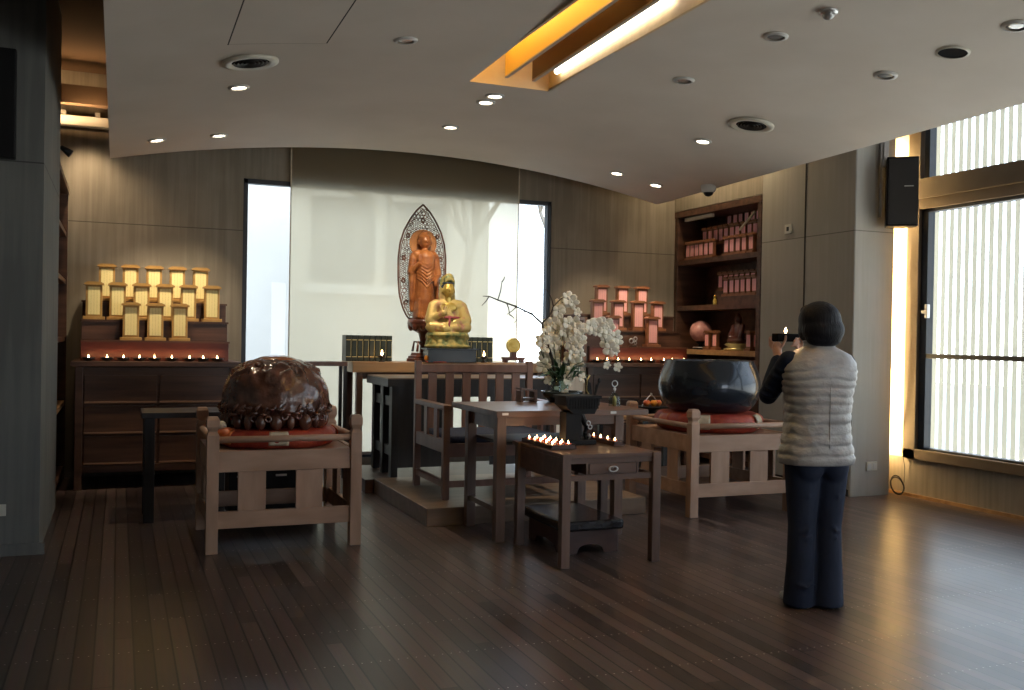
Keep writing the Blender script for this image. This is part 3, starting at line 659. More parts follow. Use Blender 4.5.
obj('stand', MB().lathe([(.001, 0), (.085, 0), (.085, .02), (.03, .03), (.02, .055), (.05, .075), (.06, .095), (.001, .095)], 20), 'black', o_, smooth=True)
obj('silver_base_rim', MB().torus((0, 0, .022), .08, .008, 'Z', 20), 'steel', o_, smooth=True)
o_ = thing('seated_figure', 'dark bronze seated figure on the third bookcase shelf', 'statue', (6.20, 8.68, 1.266), -PI/2)
b_ = MB().ell((0, 0, .20), (.085, .06, .11)).ell((0, 0, .335), (.045, .045, .055)).ell((0, 0, .385), (.02, .02, .03)).ell((0, -.02, .105), (.13, .09, .05)).cap((-.08, 0, .26), (-.10, -.04, .15), .028, .025).cap((.08, 0, .26), (.10, -.04, .15), .028, .025)
obj('body', b_, 'darkwood', o_, remesh=.008)
obj('lotus_base', MB().lathe([(.001, 0), (.15, 0), (.15, .02), (.10, .035), (.15, .065), (.12, .075), (.001, .075)], 24), 'goldline', o_, smooth=True)
o_ = thing('gold_figurine', 'tiny gold figurine at the front of the second bookcase shelf', 'figurine', (6.10, 8.98, 1.766))
obj('body', MB().lathe([(.001, 0), (.028, 0), (.02, .01), (.025, .04), (.012, .07), (.001, .075)], 14).ell((0, 0, .09), .017, 12), 'gold', o_, smooth=True)
o_ = thing('blue_vase', 'small cobalt blue vase on the second bookcase shelf', 'vase', (6.10, 8.72, 1.766))
obj('body', MB().lathe([(.001, 0), (.02, 0), (.038, .03), (.03, .055), (.012, .065), (.016, .075), (.001, .075)], 18), 'blue_glass', o_, smooth=True)
o_ = thing('leaning_scroll', 'pale rolled scroll lying across the tablets near the bookcase top', 'scroll', (6.10, 8.42, 2.60))
obj('roll', MB().cone((0, -.13, .115), (0, .13, -.05), .014, .014, 10), 'cushion_pale', o_, smooth=True)
o_ = tag(obj('strip_light', MB().box(6.08, 6.12, 9.05, 9.60, 2.745, 2.785), 'plastic', bevel=.004), 'unlit strip light under the bookcase top at its left end', 'light')

# ---------------------------------------------------------------- bookcase on the left wall, half hidden by the pier
o_ = thing('bookcase', 'dark open bookcase half hidden behind the left pier', 'bookcase', (-.63, 8.95, 0))
obj('side', MB().box(-.2, .19, -.79, -.74, 0, 2.62), 'cabinet', o_); obj('side', MB().box(-.2, .19, .70, .75, 0, 2.62), 'cabinet', o_)
obj('top', MB().box(-.2, .2, -.79, .75, 2.60, 2.65), 'cabinet', o_); obj('back', MB().box(-.2, -.18, -.74, .70, 0, 2.6), 'cabinet', o_)
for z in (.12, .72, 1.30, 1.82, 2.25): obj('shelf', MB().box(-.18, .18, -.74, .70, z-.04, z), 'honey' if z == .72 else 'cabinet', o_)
o_ = thing('gooseneck_lamp', 'small black gooseneck spotlight on top of the left bookcase', 'lamp', (-.50, 8.95, 2.65))
obj('arm', MB().tube([(-.02, 0, 0), (-.03, 0, .18), (-.01, 0, .26), (.04, 0, .25)], .008, 8), 'black', o_, smooth=True)
obj('lamp_head', MB().cone((.03, 0, .255), (.11, 0, .20), .018, .036, 14), 'black', o_, smooth=True)

# ---------------------------------------------------------------- altar and its things
al = thing('altar_table', 'long honey-coloured altar table carrying the statues in front of the blind', 'table', (3.0, 9.28, 0))
obj('tabletop', MB().box(-.93, 1.05, -.25, .25, 1.005, 1.105), 'honey', al, bevel=.004)
for sx in (-.86, 1.02):
    for sy in (-.21, .21): obj('leg', MB().box(sx-.03, sx+.03, sy-.03, sy+.03, 0, 1.005), 'table_v', al, bevel=.003)
obj('apron', MB().box(-.83, .99, -.20, -.18, .94, 1.005), 'table', al)
ZA = 1.106
# small frame stand at the left of the altar
o_ = thing('side_stand', 'slim open brown stand left of the altar, in front of the blind', 'stand', (1.80, 9.15, 0))
obj('top', MB().box(-.22, .22, -.12, .12, 1.065, 1.105), 'chair', o_, bevel=.003)
for sx in (-.20, .20):
    for sy in (-.10, .10): obj('leg', MB().box(sx-.016, sx+.016, sy-.016, sy+.016, 0, 1.065), 'black_table', o_)
obj('stretcher', MB().box(-.18, .18, -.11, -.09, .35, .38).box(-.18, .18, .09, .11, .35, .38), 'black_table', o_)

# dark table in front of the altar
dk = thing('offering_bench', 'charcoal wood table with slatted sides in front of the altar', 'table', (2.75, 8.50, .121))
obj('tabletop', MB().box(-.57, 1.07, -.36, .40, .80, .872), 'charcoal_top', dk, bevel=.004)
obj('edge_band', MB().box(-.574, 1.074, -.364, .404, .795, .862), 'black_table', dk)
for sx in (-.50, 1.0):
    for sy in (-.30, .0, .32): obj('leg', MB().box(sx-.03, sx+.03, sy-.045, sy+.045, 0, .80), 'black_table', dk, bevel=.003)
    for z in (.18, .62): obj('stretcher', MB().box(sx-.015, sx+.015, -.30, .30, z, z+.085), 'black_table', dk)
obj('front_apron', MB().box(-.47, .97, -.335, -.315, .70, .80), 'black_table', dk)
obj('front_panel', MB().box(-.47, .01, -.33, -.315, .08, .70), 'black_table', dk); obj('front_panel', MB().box(.40, .97, -.33, -.315, .08, .70), 'black_table', dk)
tag(obj('dark_plinth', MB().box(1.98, 4.05, 8.10, 9.02, 0, .120), 'stoolwood', bevel=.005), 'low dark plinth behind the pale platform, under the charcoal table', 'plinth')
tag(obj('wooden_platform', MB().box(2.055, 3.85, 6.56, 8.095, 0, .130), 'plat', bevel=.005), 'low pale wooden platform under the slatted chair', 'platform')

# standing Buddha
bd = thing('standing_buddha', 'tall carved amber wood standing Buddha with pierced oval halo', 'statue', (2.865, 9.37, ZA))
b_ = MB()
b_.lathe([(.001, 0), (.17, 0), (.17, .03), (.155, .035), (.155, .055), (.13, .06), (.12, .09), (.001, .09)], 8)
obj('plinth', b_, 'darkwood', bd, bevel=.004)
b_ = MB().lathe([(.001, .09), (.035, .09), (.03, .16), (.045, .18), (.03, .20), (.05, .285), (.12, .32), (.165, .38), (.155, .43), (.08, .432), (.001, .43)], 28)
for k in range(10):
    a = 2*PI*k/10; b_.ell((.13*math.cos(a), .13*math.sin(a), .365), (.035, .035, .06), 10)
for k in range(4):
    a = PI/4+PI/2*k; b_.tube([(.03*math.cos(a), .03*math.sin(a), .19), (.10*math.cos(a), .10*math.sin(a), .20), (.12*math.cos(a), .12*math.sin(a), .10)], [.012, .01, .014], 8)
obj('lotus_pedestal', b_, 'darkwood', bd, smooth=True)
b_ = MB(); z0 = .345; SC = .90
b_.cap((0, 0, z0+.05), (0, .0, z0+.42), .115, .10, 20).cap((0, 0, z0+.42), (0, -.01, z0+.68), .10, .105, 20)
b_.cap((-.08, 0, z0+.72), (.08, 0, z0+.72), .058, .058).cap((0, 0, z0+.74), (0, -.01, z0+.80), .035, .032)
b_.ell((0, -.015, z0+.875), (.062, .066, .082), 20).ell((0, 0, z0+.965), (.035, .035, .03), 14).ell((0, .01, z0+.91), (.068, .066, .06), 18)
b_.ell((-.024, -.074, z0+.885), (.014, .008, .005), 8).ell((.024, -.074, z0+.885), (.014, .008, .005), 8).torus((0, -.0, z0+.925), .062, .007, 'Z', 20)
b_.ell((-.067, -.01, z0+.865), (.010, .014, .032), 10).ell((.067, -.01, z0+.865), (.010, .014, .032), 10).ell((0, -.082, z0+.868), (.010, .012, .016), 8)
b_.ell((0, -.074, z0+.838), (.018, .008, .006), 8)
b_.cap((-.115, 0, z0+.70), (-.145, -.02, z0+.52), .042, .040).cap((-.145, -.02, z0+.52), (-.085, -.10, z0+.62), .032, .022).ell((-.08, -.115, z0+.665), (.022, .012, .036), 12)
for k in range(4): b_.cap((-.095+.010*k, -.118, z0+.68), (-.097+.011*k, -.120, z0+.725-.004*abs(k-1.5)), .006, .005, 8)
b_.cap((.115, 0, z0+.70), (.14, -.02, z0+.50), .042, .038).cap((.14, -.02, z0+.50), (.09, -.10, z0+.42), .032, .022).ell((.085, -.12, z0+.39), (.022, .012, .034), 12)
for sx, ln in ((-.135, .40), (.13, .40)):
    b_.cap((sx, -.01, z0+.50), (sx*.92, .01, z0+.10), .035, .022).cap((sx, -.02, z0+.52), (sx*1.05, -.02, z0+.22), .028, .014)
for k in range(7):  # robe folds across the chest, hip and skirt
    zz = z0+.62-.035*k; dr = .02+.016*k
    b_.tube([(-.095, -.05, zz+.05), (-.05, -.098, zz+.01), (0, -.112, zz-dr*.5), (.05, -.098, zz+.01), (.095, -.05, zz+.05)], [.004, .006, .007, .006, .004], 6)
for k in range(6):
    x = -.075+.03*k; b_.cap((x, -.085, z0+.22), (x*1.15, -.10, z0+.02), .012, .016, 8)
b_.ell((-.04, -.09, z0+.01), (.03, .05, .018), 10).ell((.04, -.09, z0+.01), (.03, .05, .018), 10)
for v in b_.b.verts: v.co.z = .43+(v.co.z-z0)*SC
obj('body', b_, 'woodbuddha', bd, remesh=.0055)
# pierced aureole
au = thing_au = MB()
AP = [(.40, .10), (.46, .155), (.55, .200), (.68, .235), (.85, .250), (1.05, .252), (1.20, .235), (1.33, .195), (1.45, .130), (1.54, .065), (1.60, .0)]
def hw(z):
    if z <= AP[0][0] or z >= AP[-1][0]: return 0
    for (za, wa), (zb, wb2) in zip(AP[:-1], AP[1:]):
        if z <= zb: return wa+(wb2-wa)*(z-za)/(zb-za)
def aur(tv, s=1.0):
    c_ = tv*2
    if c_ <= 1: z = AP[0][0]+(AP[-1][0]-AP[0][0])*c_; sg = 1
    else: z = AP[-1][0]-(AP[-1][0]-AP[0][0])*(c_-1); sg = -1
    x = sg*(hw(z) or (0 if z > 1 else .10)); zc_ = .95
    return x*s, zc_+(z-zc_)*s
N = 72
for s_, rr in ((1.0, .010), (.93, .0045)):
    P = [aur(i/N, s_) for i in range(N)]
    for i in range(N):
        (xa, za), (xb, zb) = P[i], P[(i+1) % N]
        au.cone((xa, .075, za), (xb, .075, zb), rr, rr, 6)
random.seed(5)
zin = lambda x, z: abs(x)/max(.001, (hw(z) or .001)*.93-.010)
cnt = 0
zz = .42
row = 0
while zz < 1.57:
    x = -.24 + (row % 2)*.019
    while x < .25:
        e_ = zin(x, zz); inner = (abs(x) < .105 and zz < 1.15) or (x*x+(zz-1.20)**2 < .130**2)
        if e_ < 1.0 and not inner:
            au.torus((x, .075, zz), .0145+random.uniform(-.002, .003), .0042, 'Y', 8, 4, sx=random.uniform(.8, 1.15), sz=random.uniform(.8, 1.15))
            if random.random() < .3: au.ell((x+.019, .075, zz), .008, 6)
        x += .038
    zz += .033; row += 1
for (x, z) in ((0, 1.44), (.155, 1.28), (-.155, 1.28), (.195, 1.05), (-.195, 1.05), (.195, .82), (-.195, .82), (.165, .60), (-.165, .60)):
    for a in range(6): au.ell((x+.016*math.cos(a*PI/3), .072, z+.02*math.sin(a*PI/3)), (.010, .006, .012), 8)
obj('pierced_aureole', au, 'lattice', bd)
obj('head_halo', MB().cone((0, .055, 1.20), (0, .070, 1.20), .138, .138, 36).torus((0, .055, 1.20), .138, .007, 'Y', 36), 'halo', bd, smooth=False)
obj('body_halo', MB().ell((0, .060, .78), (.150, .010, .38), 28), 'woodbuddha', bd, smooth=True)

# seated gilded statue on its black box
bs = thing('black_altar_box', 'blue-black lacquered box under the seated gilded statue', 'box', (3.06, 9.085, ZA))
obj('box', MB().box(-.25, .25, -.085, .10, 0, .125), 'blackblue', bs, bevel=.004)
obj('rim', MB().box(-.27, .30, -.10, .11, .125, .142), 'blackblue', bs, bevel=.003)
gn = thing('seated_statue', 'gilded seated statue with hooded crown on a green and gold lotus base', 'statue', (3.03, 9.085, ZA+.143))
b_ = MB().lathe([(.001, 0), (.19, 0), (.205, .02), (.15, .05), (.14, .07), (.19, .12), (.17, .15), (.001, .15)], 28)
for q, (zz, rr, off) in enumerate(((.045, .165, 0), (.105, .165, .5))):
    for k in range(12):
        a = 2*PI*(k+off)/12; b_.ell((rr*math.cos(a), rr*.85*math.sin(a), zz), (.042, .030, .042), 10, Matrix.Rotation(a+PI/2, 4, 'Z'))
obj('lotus_base', b_, 'gold_green', gn, remesh=.007)
b_ = MB()
b_.ell((0, 0, .19), (.20, .13, .055), 20).cap((-.15, -.05, .195), (.05, -.13, .19), .055, .04).cap((.15, -.05, .195), (-.05, -.13, .18), .055, .04)
b_.ell((0, .01, .31), (.105, .075, .14), 20).cap((-.10, .01, .40), (.10, .01, .40), .055, .055)
b_.cap((-.125, .01, .39), (-.155, -.03, .26), .05, .055).cap((.125, .01, .39), (.155, -.03, .26), .05, .055)
b_.cap((-.15, -.04, .27), (-.06, -.12, .33), .04, .025).cap((.15, -.04, .26), (.04, -.12, .235), .04, .028)
b_.ell((-.055, -.125, .365), (.016, .012, .034), 10).ell((.02, -.125, .23), (.04, .022, .018), 10)
for k in range(5): b_.tube([(-.10+.02*k, -.075, .42), (-.07+.02*k, -.10, .33), (-.05+.03*k, -.11, .24)], [.005, .008, .006], 6)
for k in range(6): b_.tube([(-.17+.01*k, -.06-.01*k, .235-.012*k), (0, -.155, .20-.014*k), (.17-.01*k, -.06-.01*k, .235-.012*k)], [.007]*3, 6)
b_.cap((0, .045, .42), (0, .05, .56), .075, .07)
obj('robed_body', b_, 'gold_pink', gn, remesh=.007)
b_ = MB().cap((0, -.0, .42), (0, -.01, .50), .036, .034).ell((0, -.02, .545), (.052, .056, .070), 20).ell((0, -.078, .54), (.008, .012, .018), 8).ell((-.021, -.069, .555), (.012, .006, .004), 8).ell((.021, -.069, .555), (.012, .006, .004), 8)
b_.ell((-.053, -.01, .535), (.009, .012, .026), 8).ell((.053, -.01, .535), (.009, .012, .026), 8).ell((0, -.07, .513), (.015, .008, .005), 8)
b_.ell((0, -.06, .38), (.07, .03, .05), 14)
obj('head', b_, 'gold', gn, remesh=.005)
b_ = MB().torus((0, -.002, .608), .047, .008, 'Z', 20).ell((0, .022, .575), (.060, .055, .05), 16)
obj('hair_band', b_, 'bluehair', gn, smooth=True)
b_ = MB().ell((0, -.015, .652), (.046, .042, .048), 16).ell((0, .035, .61), (.068, .050, .085), 18)
for k in range(5): b_.ell((-.036+.018*k, -.056+.004*abs(k-2), .628+.008*(2-abs(k-2))), (.009, .008, .016), 8)
b_.torus((0, -.060, .645), .014, .004, 'Y', 12)
obj('crown', b_, 'gold_green', gn, remesh=.005)
obj('sash', MB().torus((0, -.035, .285), .085, .012, 'Z', 20).cap((-.01, -.125, .275), (-.02, -.15, .20), .011, .008).ell((-.01, -.118, .285), (.025, .012, .018), 10), 'sash', gn, smooth=True)

gn.scale = (1.17, .78, 1.06)
# books, lamps, ornaments on the altar
def black_book(label, group, loc):
    t = thing('sutra_book', label, 'book', loc, 0, group)
    obj('cover', MB().box(-.027, .027, -.09, .09, 0, .255), 'book', t, bevel=.004)
    obj('gold_band', MB().box(-.024, .024, -.0925, -.09, .205, .212).box(-.024, .024, -.0925, -.09, .04, .047).box(.020, .0235, -.0922, -.09, .05, .20), 'goldline', t)
    return t
bk = black_book('thick black sutra volume, leftmost in the row left of the standing Buddha', 'black volumes left of the statues', (2.085, 9.38, ZA))
for i in range(1, 8): dup(bk, (2.085+.0585*i, 9.38, ZA), 0, 'thick black sutra volume, %s in the row left of the standing Buddha' % nth(i, 8))
for i in range(5): dup(bk, (3.335+.0585*i, 9.38, ZA), 0, 'thick black sutra volume, %s in the row right of the gilded statue' % nth(i, 5), 'black volumes right of the statues')
def altar_candle(label, loc):
    t = thing('candle_lamp', label, 'candle', loc, 0, 'altar candle lamps')
    obj('stand', MB().lathe([(.001, 0), (.032, 0), (.030, .008), (.008, .014), (.008, .035), (.038, .048), (.040, .060), (.001, .056)], 18), 'dish', t, smooth=True)
    obj('flame', MB().lathe([(.001, .060), (.009, .070), (.011, .082), (.006, .10), (.0006, .118)], 10), 'flame', t, smooth=True)
    return t
a1 = altar_candle('candle lamp burning in front of the left row of black volumes', (2.37, 9.10, ZA))
dup(a1, (3.42, 9.08, ZA), 0, 'candle lamp burning right of the black box, before the right volumes')
o_ = dup(lamp0, (3.05, 9.02, ZA+.143), 0, 'pair of small flames before the lotus base of the gilded statue', 'altar candle lamps'); o_['label'] = 'small oil lamp burning on the black box before the gilded statue'
o_ = thing('gold_disc', 'round gold disc on a dark carved stand at the altar’s right end'.replace('’', ''), 'ornament', (3.79, 9.20, ZA))
obj('disc', MB().cone((0, -.012, .175), (0, .012, .175), .078, .078, 32).torus((0, -.012, .175), .070, .008, 'Y', 28).ell((0, -.012, .175), (.03, .006, .03), 12), 'gold', o_, bevel=.002)
obj('stand', MB().box(-.115, .115, -.05, .05, .03, .055).box(-.105, -.075, -.045, .045, 0, .03).box(.075, .105, -.045, .045, 0, .03).box(-.03, .03, -.03, .03, .055, .11).box(-.08, .08, -.045, .045, .022, .034), 'darkwood', o_, bevel=.003)
o_ = thing('bead_string', 'small pile of gold beads and offerings before the black box', 'ornament', (2.93, 9.03, ZA-.001))
b_ = MB(); random.seed(3)
for k in range(34): b_.ell((random.uniform(-.11, .13), random.uniform(-.012, .008), .012+random.uniform(0, .04)*(1 if k % 2 else .3)), random.uniform(.008, .013), 8)
obj('beads', b_, 'goldline', o_, smooth=True)
obj('red_cloth', MB().ell((0, .0, .006), (.15, .035, .010), 16), 'redglow', o_, smooth=True)
obj('yellow_bud', MB().ell((-.135, 0, .045), (.018, .018, .028), 12), 'fruit_o', o_, smooth=True)

# ---------------------------------------------------------------- slatted chair
ch = thing('slatted_chair', 'wide brown wooden armchair with a vertical slat back on the platform', 'chair', (2.80, 7.27, .131))
W2 = .50
for sx in (-1, 1):
    obj('back_post', MB().box(sx*W2-.026, sx*W2+.026, .35, .40, 0, 1.03), 'chair', ch, bevel=.003)
    obj('front_leg', MB().box(sx*W2-.026, sx*W2+.026, -.40, -.35, 0, .70), 'chair', ch, bevel=.003)
    obj('armrest', MB().box(sx*W2-.034, sx*W2+.034, -.42, .37, .675, .715), 'chair', ch, bevel=.004)
    obj('side_rail', MB().box(sx*W2-.018, sx*W2+.018, -.36, .36, .35, .45), 'chair', ch)
    obj('stretcher', MB().box(sx*W2-.015, sx*W2+.015, -.36, .36, .09, .14), 'chair', ch)
    obj('arm_slat', MB().box(sx*W2-.010, sx*W2+.010, -.18, -.10, .45, .68), 'chair', ch); obj('arm_slat', MB().box(sx*W2-.010, sx*W2+.010, .08, .16, .45, .68), 'chair', ch)
obj('top_rail', MB().box(-W2+.02, W2-.02, .355, .395, .93, 1.0), 'chair', ch, bevel=.006)
obj('lower_back_rail', MB().box(-W2+.02, W2-.02, .36, .39, .34, .44), 'chair', ch)
for k in range(6):
    x = -.375+.150*k; obj('back_slat', MB().box(x-.036, x+.036, .365, .385, .42, .94), 'chair', ch, bevel=.002)
obj('seat', MB().box(-W2+.02, W2-.02, -.38, .36, .36, .42), 'chair', ch, bevel=.003)
obj('front_rail', MB().box(-W2+.02, W2-.02, -.395, -.36, .32, .42), 'chair', ch)
obj('front_stretcher', MB().box(-W2, W2, -.39, -.36, .09, .14), 'chair', ch)
obj('seat_cushion', MB().box(-W2+.05, W2-.05, -.36, .33, .42, .475), 'navy', ch, bevel=.02)

# ---------------------------------------------------------------- offering table with its things
ot = thing('offering_table', 'tall brown offering table in the middle, below the orchids', 'table', (2.85, 6.42, 0))
obj('tabletop', MB().box(-.53, .62, -.52, .41, .835, .875), 'table', ot, bevel=.003)
for sx in (-.485, .40):
    for sy in (-.47, .10): obj('leg', MB().box(sx-.033, sx+.033, sy-.033, sy+.033, 0, .835), 'table_v', ot, bevel=.003)
obj('apron', MB().box(-.45, .37, -.49, -.465, .775, .835), 'table', ot); obj('apron', MB().box(-.45, .37, .09, .115, .775, .835), 'table', ot)
obj('side_apron', MB().box(-.495, -.475, -.44, .08, .745, .835), 'table', ot); obj('side_apron', MB().box(.39, .41, -.44, .08, .745, .835), 'table', ot)
obj('undershelf', MB().box(-.45, .37, -.42, .08, .64, .66), 'black_table', ot)
obj('stretcher', MB().box(-.50, -.47, -.44, .08, .19, .225), 'table', ot)
for x in (-.47, .34): obj('label_plate', MB().box(x-.022, x+.022, -.5235, -.52, .848, .864), 'label_pl', ot)
ZT = .876
# orchid arrangement
orc = thing('orchid_arrangement', 'large arrangement of cascading white orchids with dark branch in a dark basin', 'flowers', (3.15, 6.65, ZT))
obj('basin', MB().lathe([(.001, 0), (.10, 0), (.15, .05), (.165, .085), (.15, .085), (.12, .04), (.001, .03)], 28), 'basin', orc, smooth=True)
b_ = MB()
for vx, vy in ((-.07, -.04), (.03, .04)):
    b_.lathe([(.035, .03), (.038, .035), (.040, .20), (.037, .20), (.035, .05)], 18, (vx, vy, 0), cap=False)
obj('glass_vase', b_, 'vessel', orc, smooth=True)
b_ = MB(); random.seed(21)
for k in range(44):
    a = random.uniform(0, 2*PI); L = random.uniform(.14, .28); up = random.uniform(.1, .95)
    p0 = Vector((random.uniform(-.06, .06), random.uniform(-.05, .05), .16)); d = Vector((math.cos(a), math.sin(a)*.6, up)).normalized()
    q = p0+d*L; sd = d.cross(Vector((0, 0, 1))).normalized()*.016; m_ = (p0+q)/2+Vector((0, 0, .03))
    tip = q - Vector((0, 0, .03))
    v = [b_.b.verts.new(p) for p in (p0, m_-sd, tip, m_+sd)]; w_ = [b_.b.verts.new(p+Vector((0, 0, .004))) for p in (p0, m_-sd*.8, tip, m_+sd*.8)]
    b_.b.faces.new(v); b_.b.faces.new(list(reversed(w_)))
    for i in range(4): b_.b.faces.new((v[i], v[(i+1) % 4], w_[(i+1) % 4], w_[i]))
obj('leaves', b_, 'leaf', orc)
# stems: polylines (x,z) local to the basin; flowers hang along the outer ends
def flower(mb, c, s, face):
    q = face.to_track_quat('Z', 'Y').to_matrix().to_4x4()
    for k in range(5):
        a = 2*PI*k/5 + random.uniform(-.1, .1)
        m = q @ Matrix.Rotation(a, 4, 'Z') @ Matrix.Translation((s*.55, 0, s*.08)) @ Matrix.Rotation(-.25, 4, 'Y')
        mb.ell((0, 0, 0), 1, 8, None) if False else bmesh.ops.create_uvsphere(mb.b, u_segments=8, v_segments=5, radius=1, matrix=Matrix.Translation(c) @ m @ Matrix.Diagonal((s*.52, s*(.50 if k % 2 else .36), s*.08, 1)))
    mb.ell(c+face*s*.15, s*.16, 6)
stems = [
    ([(-.04, .18), (-.08, .45), (-.06, .62), (-.04, .74), (.03, .78), (.10, .70)], 9),
    ([(-.04, .18), (-.13, .42), (-.15, .52), (-.10, .60), (-.05, .56), (-.02, .42)], 11),
    ([(.0, .18), (.04, .36), (.07, .48), (.06, .42), (.03, .30), (.00, .08)], 14),
    ([(.01, .18), (.12, .45), (.20, .58), (.29, .60), (.35, .52), (.37, .30)], 13),
    ([(.01, .18), (.14, .44), (.23, .58), (.36, .60), (.45, .52), (.49, .28)], 15),
    ([(-.05, .18), (-.17, .36), (-.19, .46), (-.17, .42), (-.15, .32), (-.13, .18)], 9),
    ([(-.01, .18), (.02, .38), (.06, .52), (.11, .54), (.13, .42), (.10, .20)], 13),
    ([(-.03, .18), (-.08, .34), (-.11, .44), (-.09, .44), (-.06, .36), (-.04, .22)], 10),
    ([(-.02, .18), (-.02, .40), (.00, .54), (.05, .62), (.10, .58), (.12, .50)], 8)]
random.seed(13)
for si, (P, nf) in enumerate(stems):
    nf = int(nf*.62)+1
    ydir = random.uniform(-.08, .06)
    P3 = [Vector((x, ydir*(i/5), z)) for i, (x, z) in enumerate(P)]
    # smooth polyline
    pts = []
    for i in range(len(P3)-1):
        for k in range(4):
            t_ = k/4; a = P3[max(i-1, 0)]; b0 = P3[i]; c_ = P3[i+1]; d_ = P3[min(i+2, len(P3)-1)]
            pts.append(.5*((2*b0)+(-a+c_)*t_+(2*a-5*b0+4*c_-d_)*t_*t_+(-a+3*b0-3*c_+d_)*t_**3))
    pts.append(P3[-1])
    so = obj('flower_stem', MB().tube(pts, .0035, 6), 'stem', orc, smooth=True)
    fb = MB(); n0 = int(len(pts)*.42)
    for k in range(nf):
        p = pts[min(len(pts)-1, n0 + int((len(pts)-1-n0)*k/(nf-1)))]
        c = p + Vector((random.uniform(-.024, .024), random.uniform(-.04, .01), random.uniform(-.012, .012)))
        face = Vector((random.uniform(-.5, .3), -1, random.uniform(-.3, .2))).normalized()
        flower(fb, c, random.uniform(.050, .060)*(1.1 if k < nf*.8 else .7), face)
    obj('blossoms', fb, 'petal', so, smooth=True)
b_ = MB()
b_.tube([(-.06, -.02, .15), (-.10, -.02, .34), (-.15, -.02, .48), (-.19, -.02, .60), (-.27, -.02, .665), (-.40, -.02, .72), (-.55, -.02, .765), (-.62, -.02, .79), (-.67, -.02, .79)], [.011, .010, .010, .009, .008, .007, .006, .0045, .003], 6)
b_.tube([(-.19, -.02, .60), (-.13, -.03, .66), (-.10, -.03, .73), (-.04, -.03, .79), (.02, -.03, .82)], [.007, .006, .005, .004, .003], 6)
for p, q in (((-.55, -.02, .765), (-.52, -.02, .90)), ((-.52, -.02, .90), (-.50, -.02, .94)), ((-.40, -.02, .72), (-.48, -.03, .66)), ((-.33, -.02, .69), (-.42, -.03, .60)), ((-.62, -.02, .79), (-.68, -.03, .72)),
             ((-.10, -.03, .73), (-.15, -.04, .84)), ((-.15, -.04, .84), (-.18, -.04, .86)), ((-.48, -.02, .745), (-.46, -.03, .66)), ((-.46, -.03, .66), (-.42, -.03, .63)), ((-.27, -.02, .665), (-.29, -.03, .72)),
             ((-.15, -.02, .48), (-.21, -.03, .54)), ((-.13, -.02, .40), (-.22, -.03, .50))):
    b_.tube([p, ((p[0]+q[0])/2+.006, (p[1]+q[1])/2, (p[2]+q[2])/2), q], [.005, .004, .0025], 5)
obj('branch', b_, 'twig', orc)

o_ = thing('book_rest', 'small low brown book rest at the back of the offering table', 'stand', (2.88, 6.74, ZT))
obj('top_bar', MB().box(-.055, .075, -.06, .06, .085, .10, Matrix.Rotation(.12, 4, 'Y')), 'table', o_)
obj('post', MB().box(.055, .08, -.05, .05, 0, .09), 'table', o_); obj('post', MB().box(-.055, -.035, -.05, .05, 0, .085), 'table', o_)
obj('shelf', MB().box(-.05, .07, -.05, .05, .02, .032), 'table', o_)
o_ = thing('incense_tools', 'dark tool vase with upright incense rods behind the iron burner', 'vase', (3.14, 6.12, ZT))
obj('vase', MB().lathe([(.001, 0), (.035, 0), (.045, .03), (.03, .06), (.034, .075), (.001, .07)], 18), 'black', o_, smooth=True)
b_ = MB()
for k, (dx, dz) in enumerate(((-.06, .20), (-.045, .22), (-.02, .16), (.035, .14), (.055, .18))): b_.tube([(dx*.2, 0, .05), (dx, .01, .05+dz*.8)], .006, 6)
b_.ell((.055, .01, .19), (.012, .01, .02), 8)
obj('rods', b_, 'black', o_)
obj('brass_hook', MB().tube([(-.02, -.01, .07), (-.055, -.01, .12), (-.05, -.01, .20), (-.03, -.01, .23)], .005, 6), 'goldline', o_, smooth=True)
o_ = thing('hand_bell', 'small silver bell with looped handle near the table’s right edge'.replace('’', ''), 'bell', (3.36, 6.20, ZT))
obj('bell', MB().lathe([(.045, 0), (.042, .03), (.036, .07), (.018, .095), (.004, .10)], 20, cap=False), 'vessel', o_, smooth=True)
obj('bell_body', MB().lathe([(.001, .002), (.016, .002), (.014, .06), (.001, .08)], 14), 'goldline', o_, smooth=True)
obj('handle', MB().torus((0, 0, .165), .022, .004, 'Y', 16).cone((0, 0, .10), (0, 0, .145), .005, .004, 8).torus((0, 0, .125), .010, .003, 'Y', 12), 'steel', o_, smooth=True)

# ---------------------------------------------------------------- drawer table
dt = thing('drawer_table', 'small brown table with one drawer, nearest the camera, over the black stool', 'table', (2.775, 5.53, 0))
obj('tabletop', MB().box(-.32, .32, -.40, .42, .648, .675), 'table', dt, bevel=.003)
for sx in (-.31, .305):
    for sy in (-.385, .30): obj('leg', MB().box(sx-.028, sx+.028, sy-.026, sy+.026, 0, .678), 'table_v', dt, bevel=.003)
obj('apron', MB().box(-.29, .28, -.395, -.375, .618, .648), 'table', dt)
obj('lower_rail', MB().box(-.29, .28, -.395, -.365, .515, .55), 'table', dt)
obj('side_rail', MB().box(-.32, -.30, -.36, .28, .515, .648), 'table', dt); obj('side_rail', MB().box(.295, .315, -.36, .28, .515, .545), 'table', dt)
obj('side_rail', MB().box(.295, .315, -.36, .28, .61, .648), 'table', dt)
obj('back_rail', MB().box(-.29, .28, .30, .32, .515, .648), 'table', dt)
dw = obj('drawer', MB().box(-.155, .165, -.398, -.37, .552, .616).box(-.15, .16, -.37, .10, .555, .60), 'table', dt, bevel=.002)
obj('ring_handle', MB().torus((.0, -.412, .582), .020, .005, 'Y', 16, sx=1.4, sz=.8).ell((0, -.40, .592), (.012, .012, .008), 8), 'steel', dw, smooth=True)
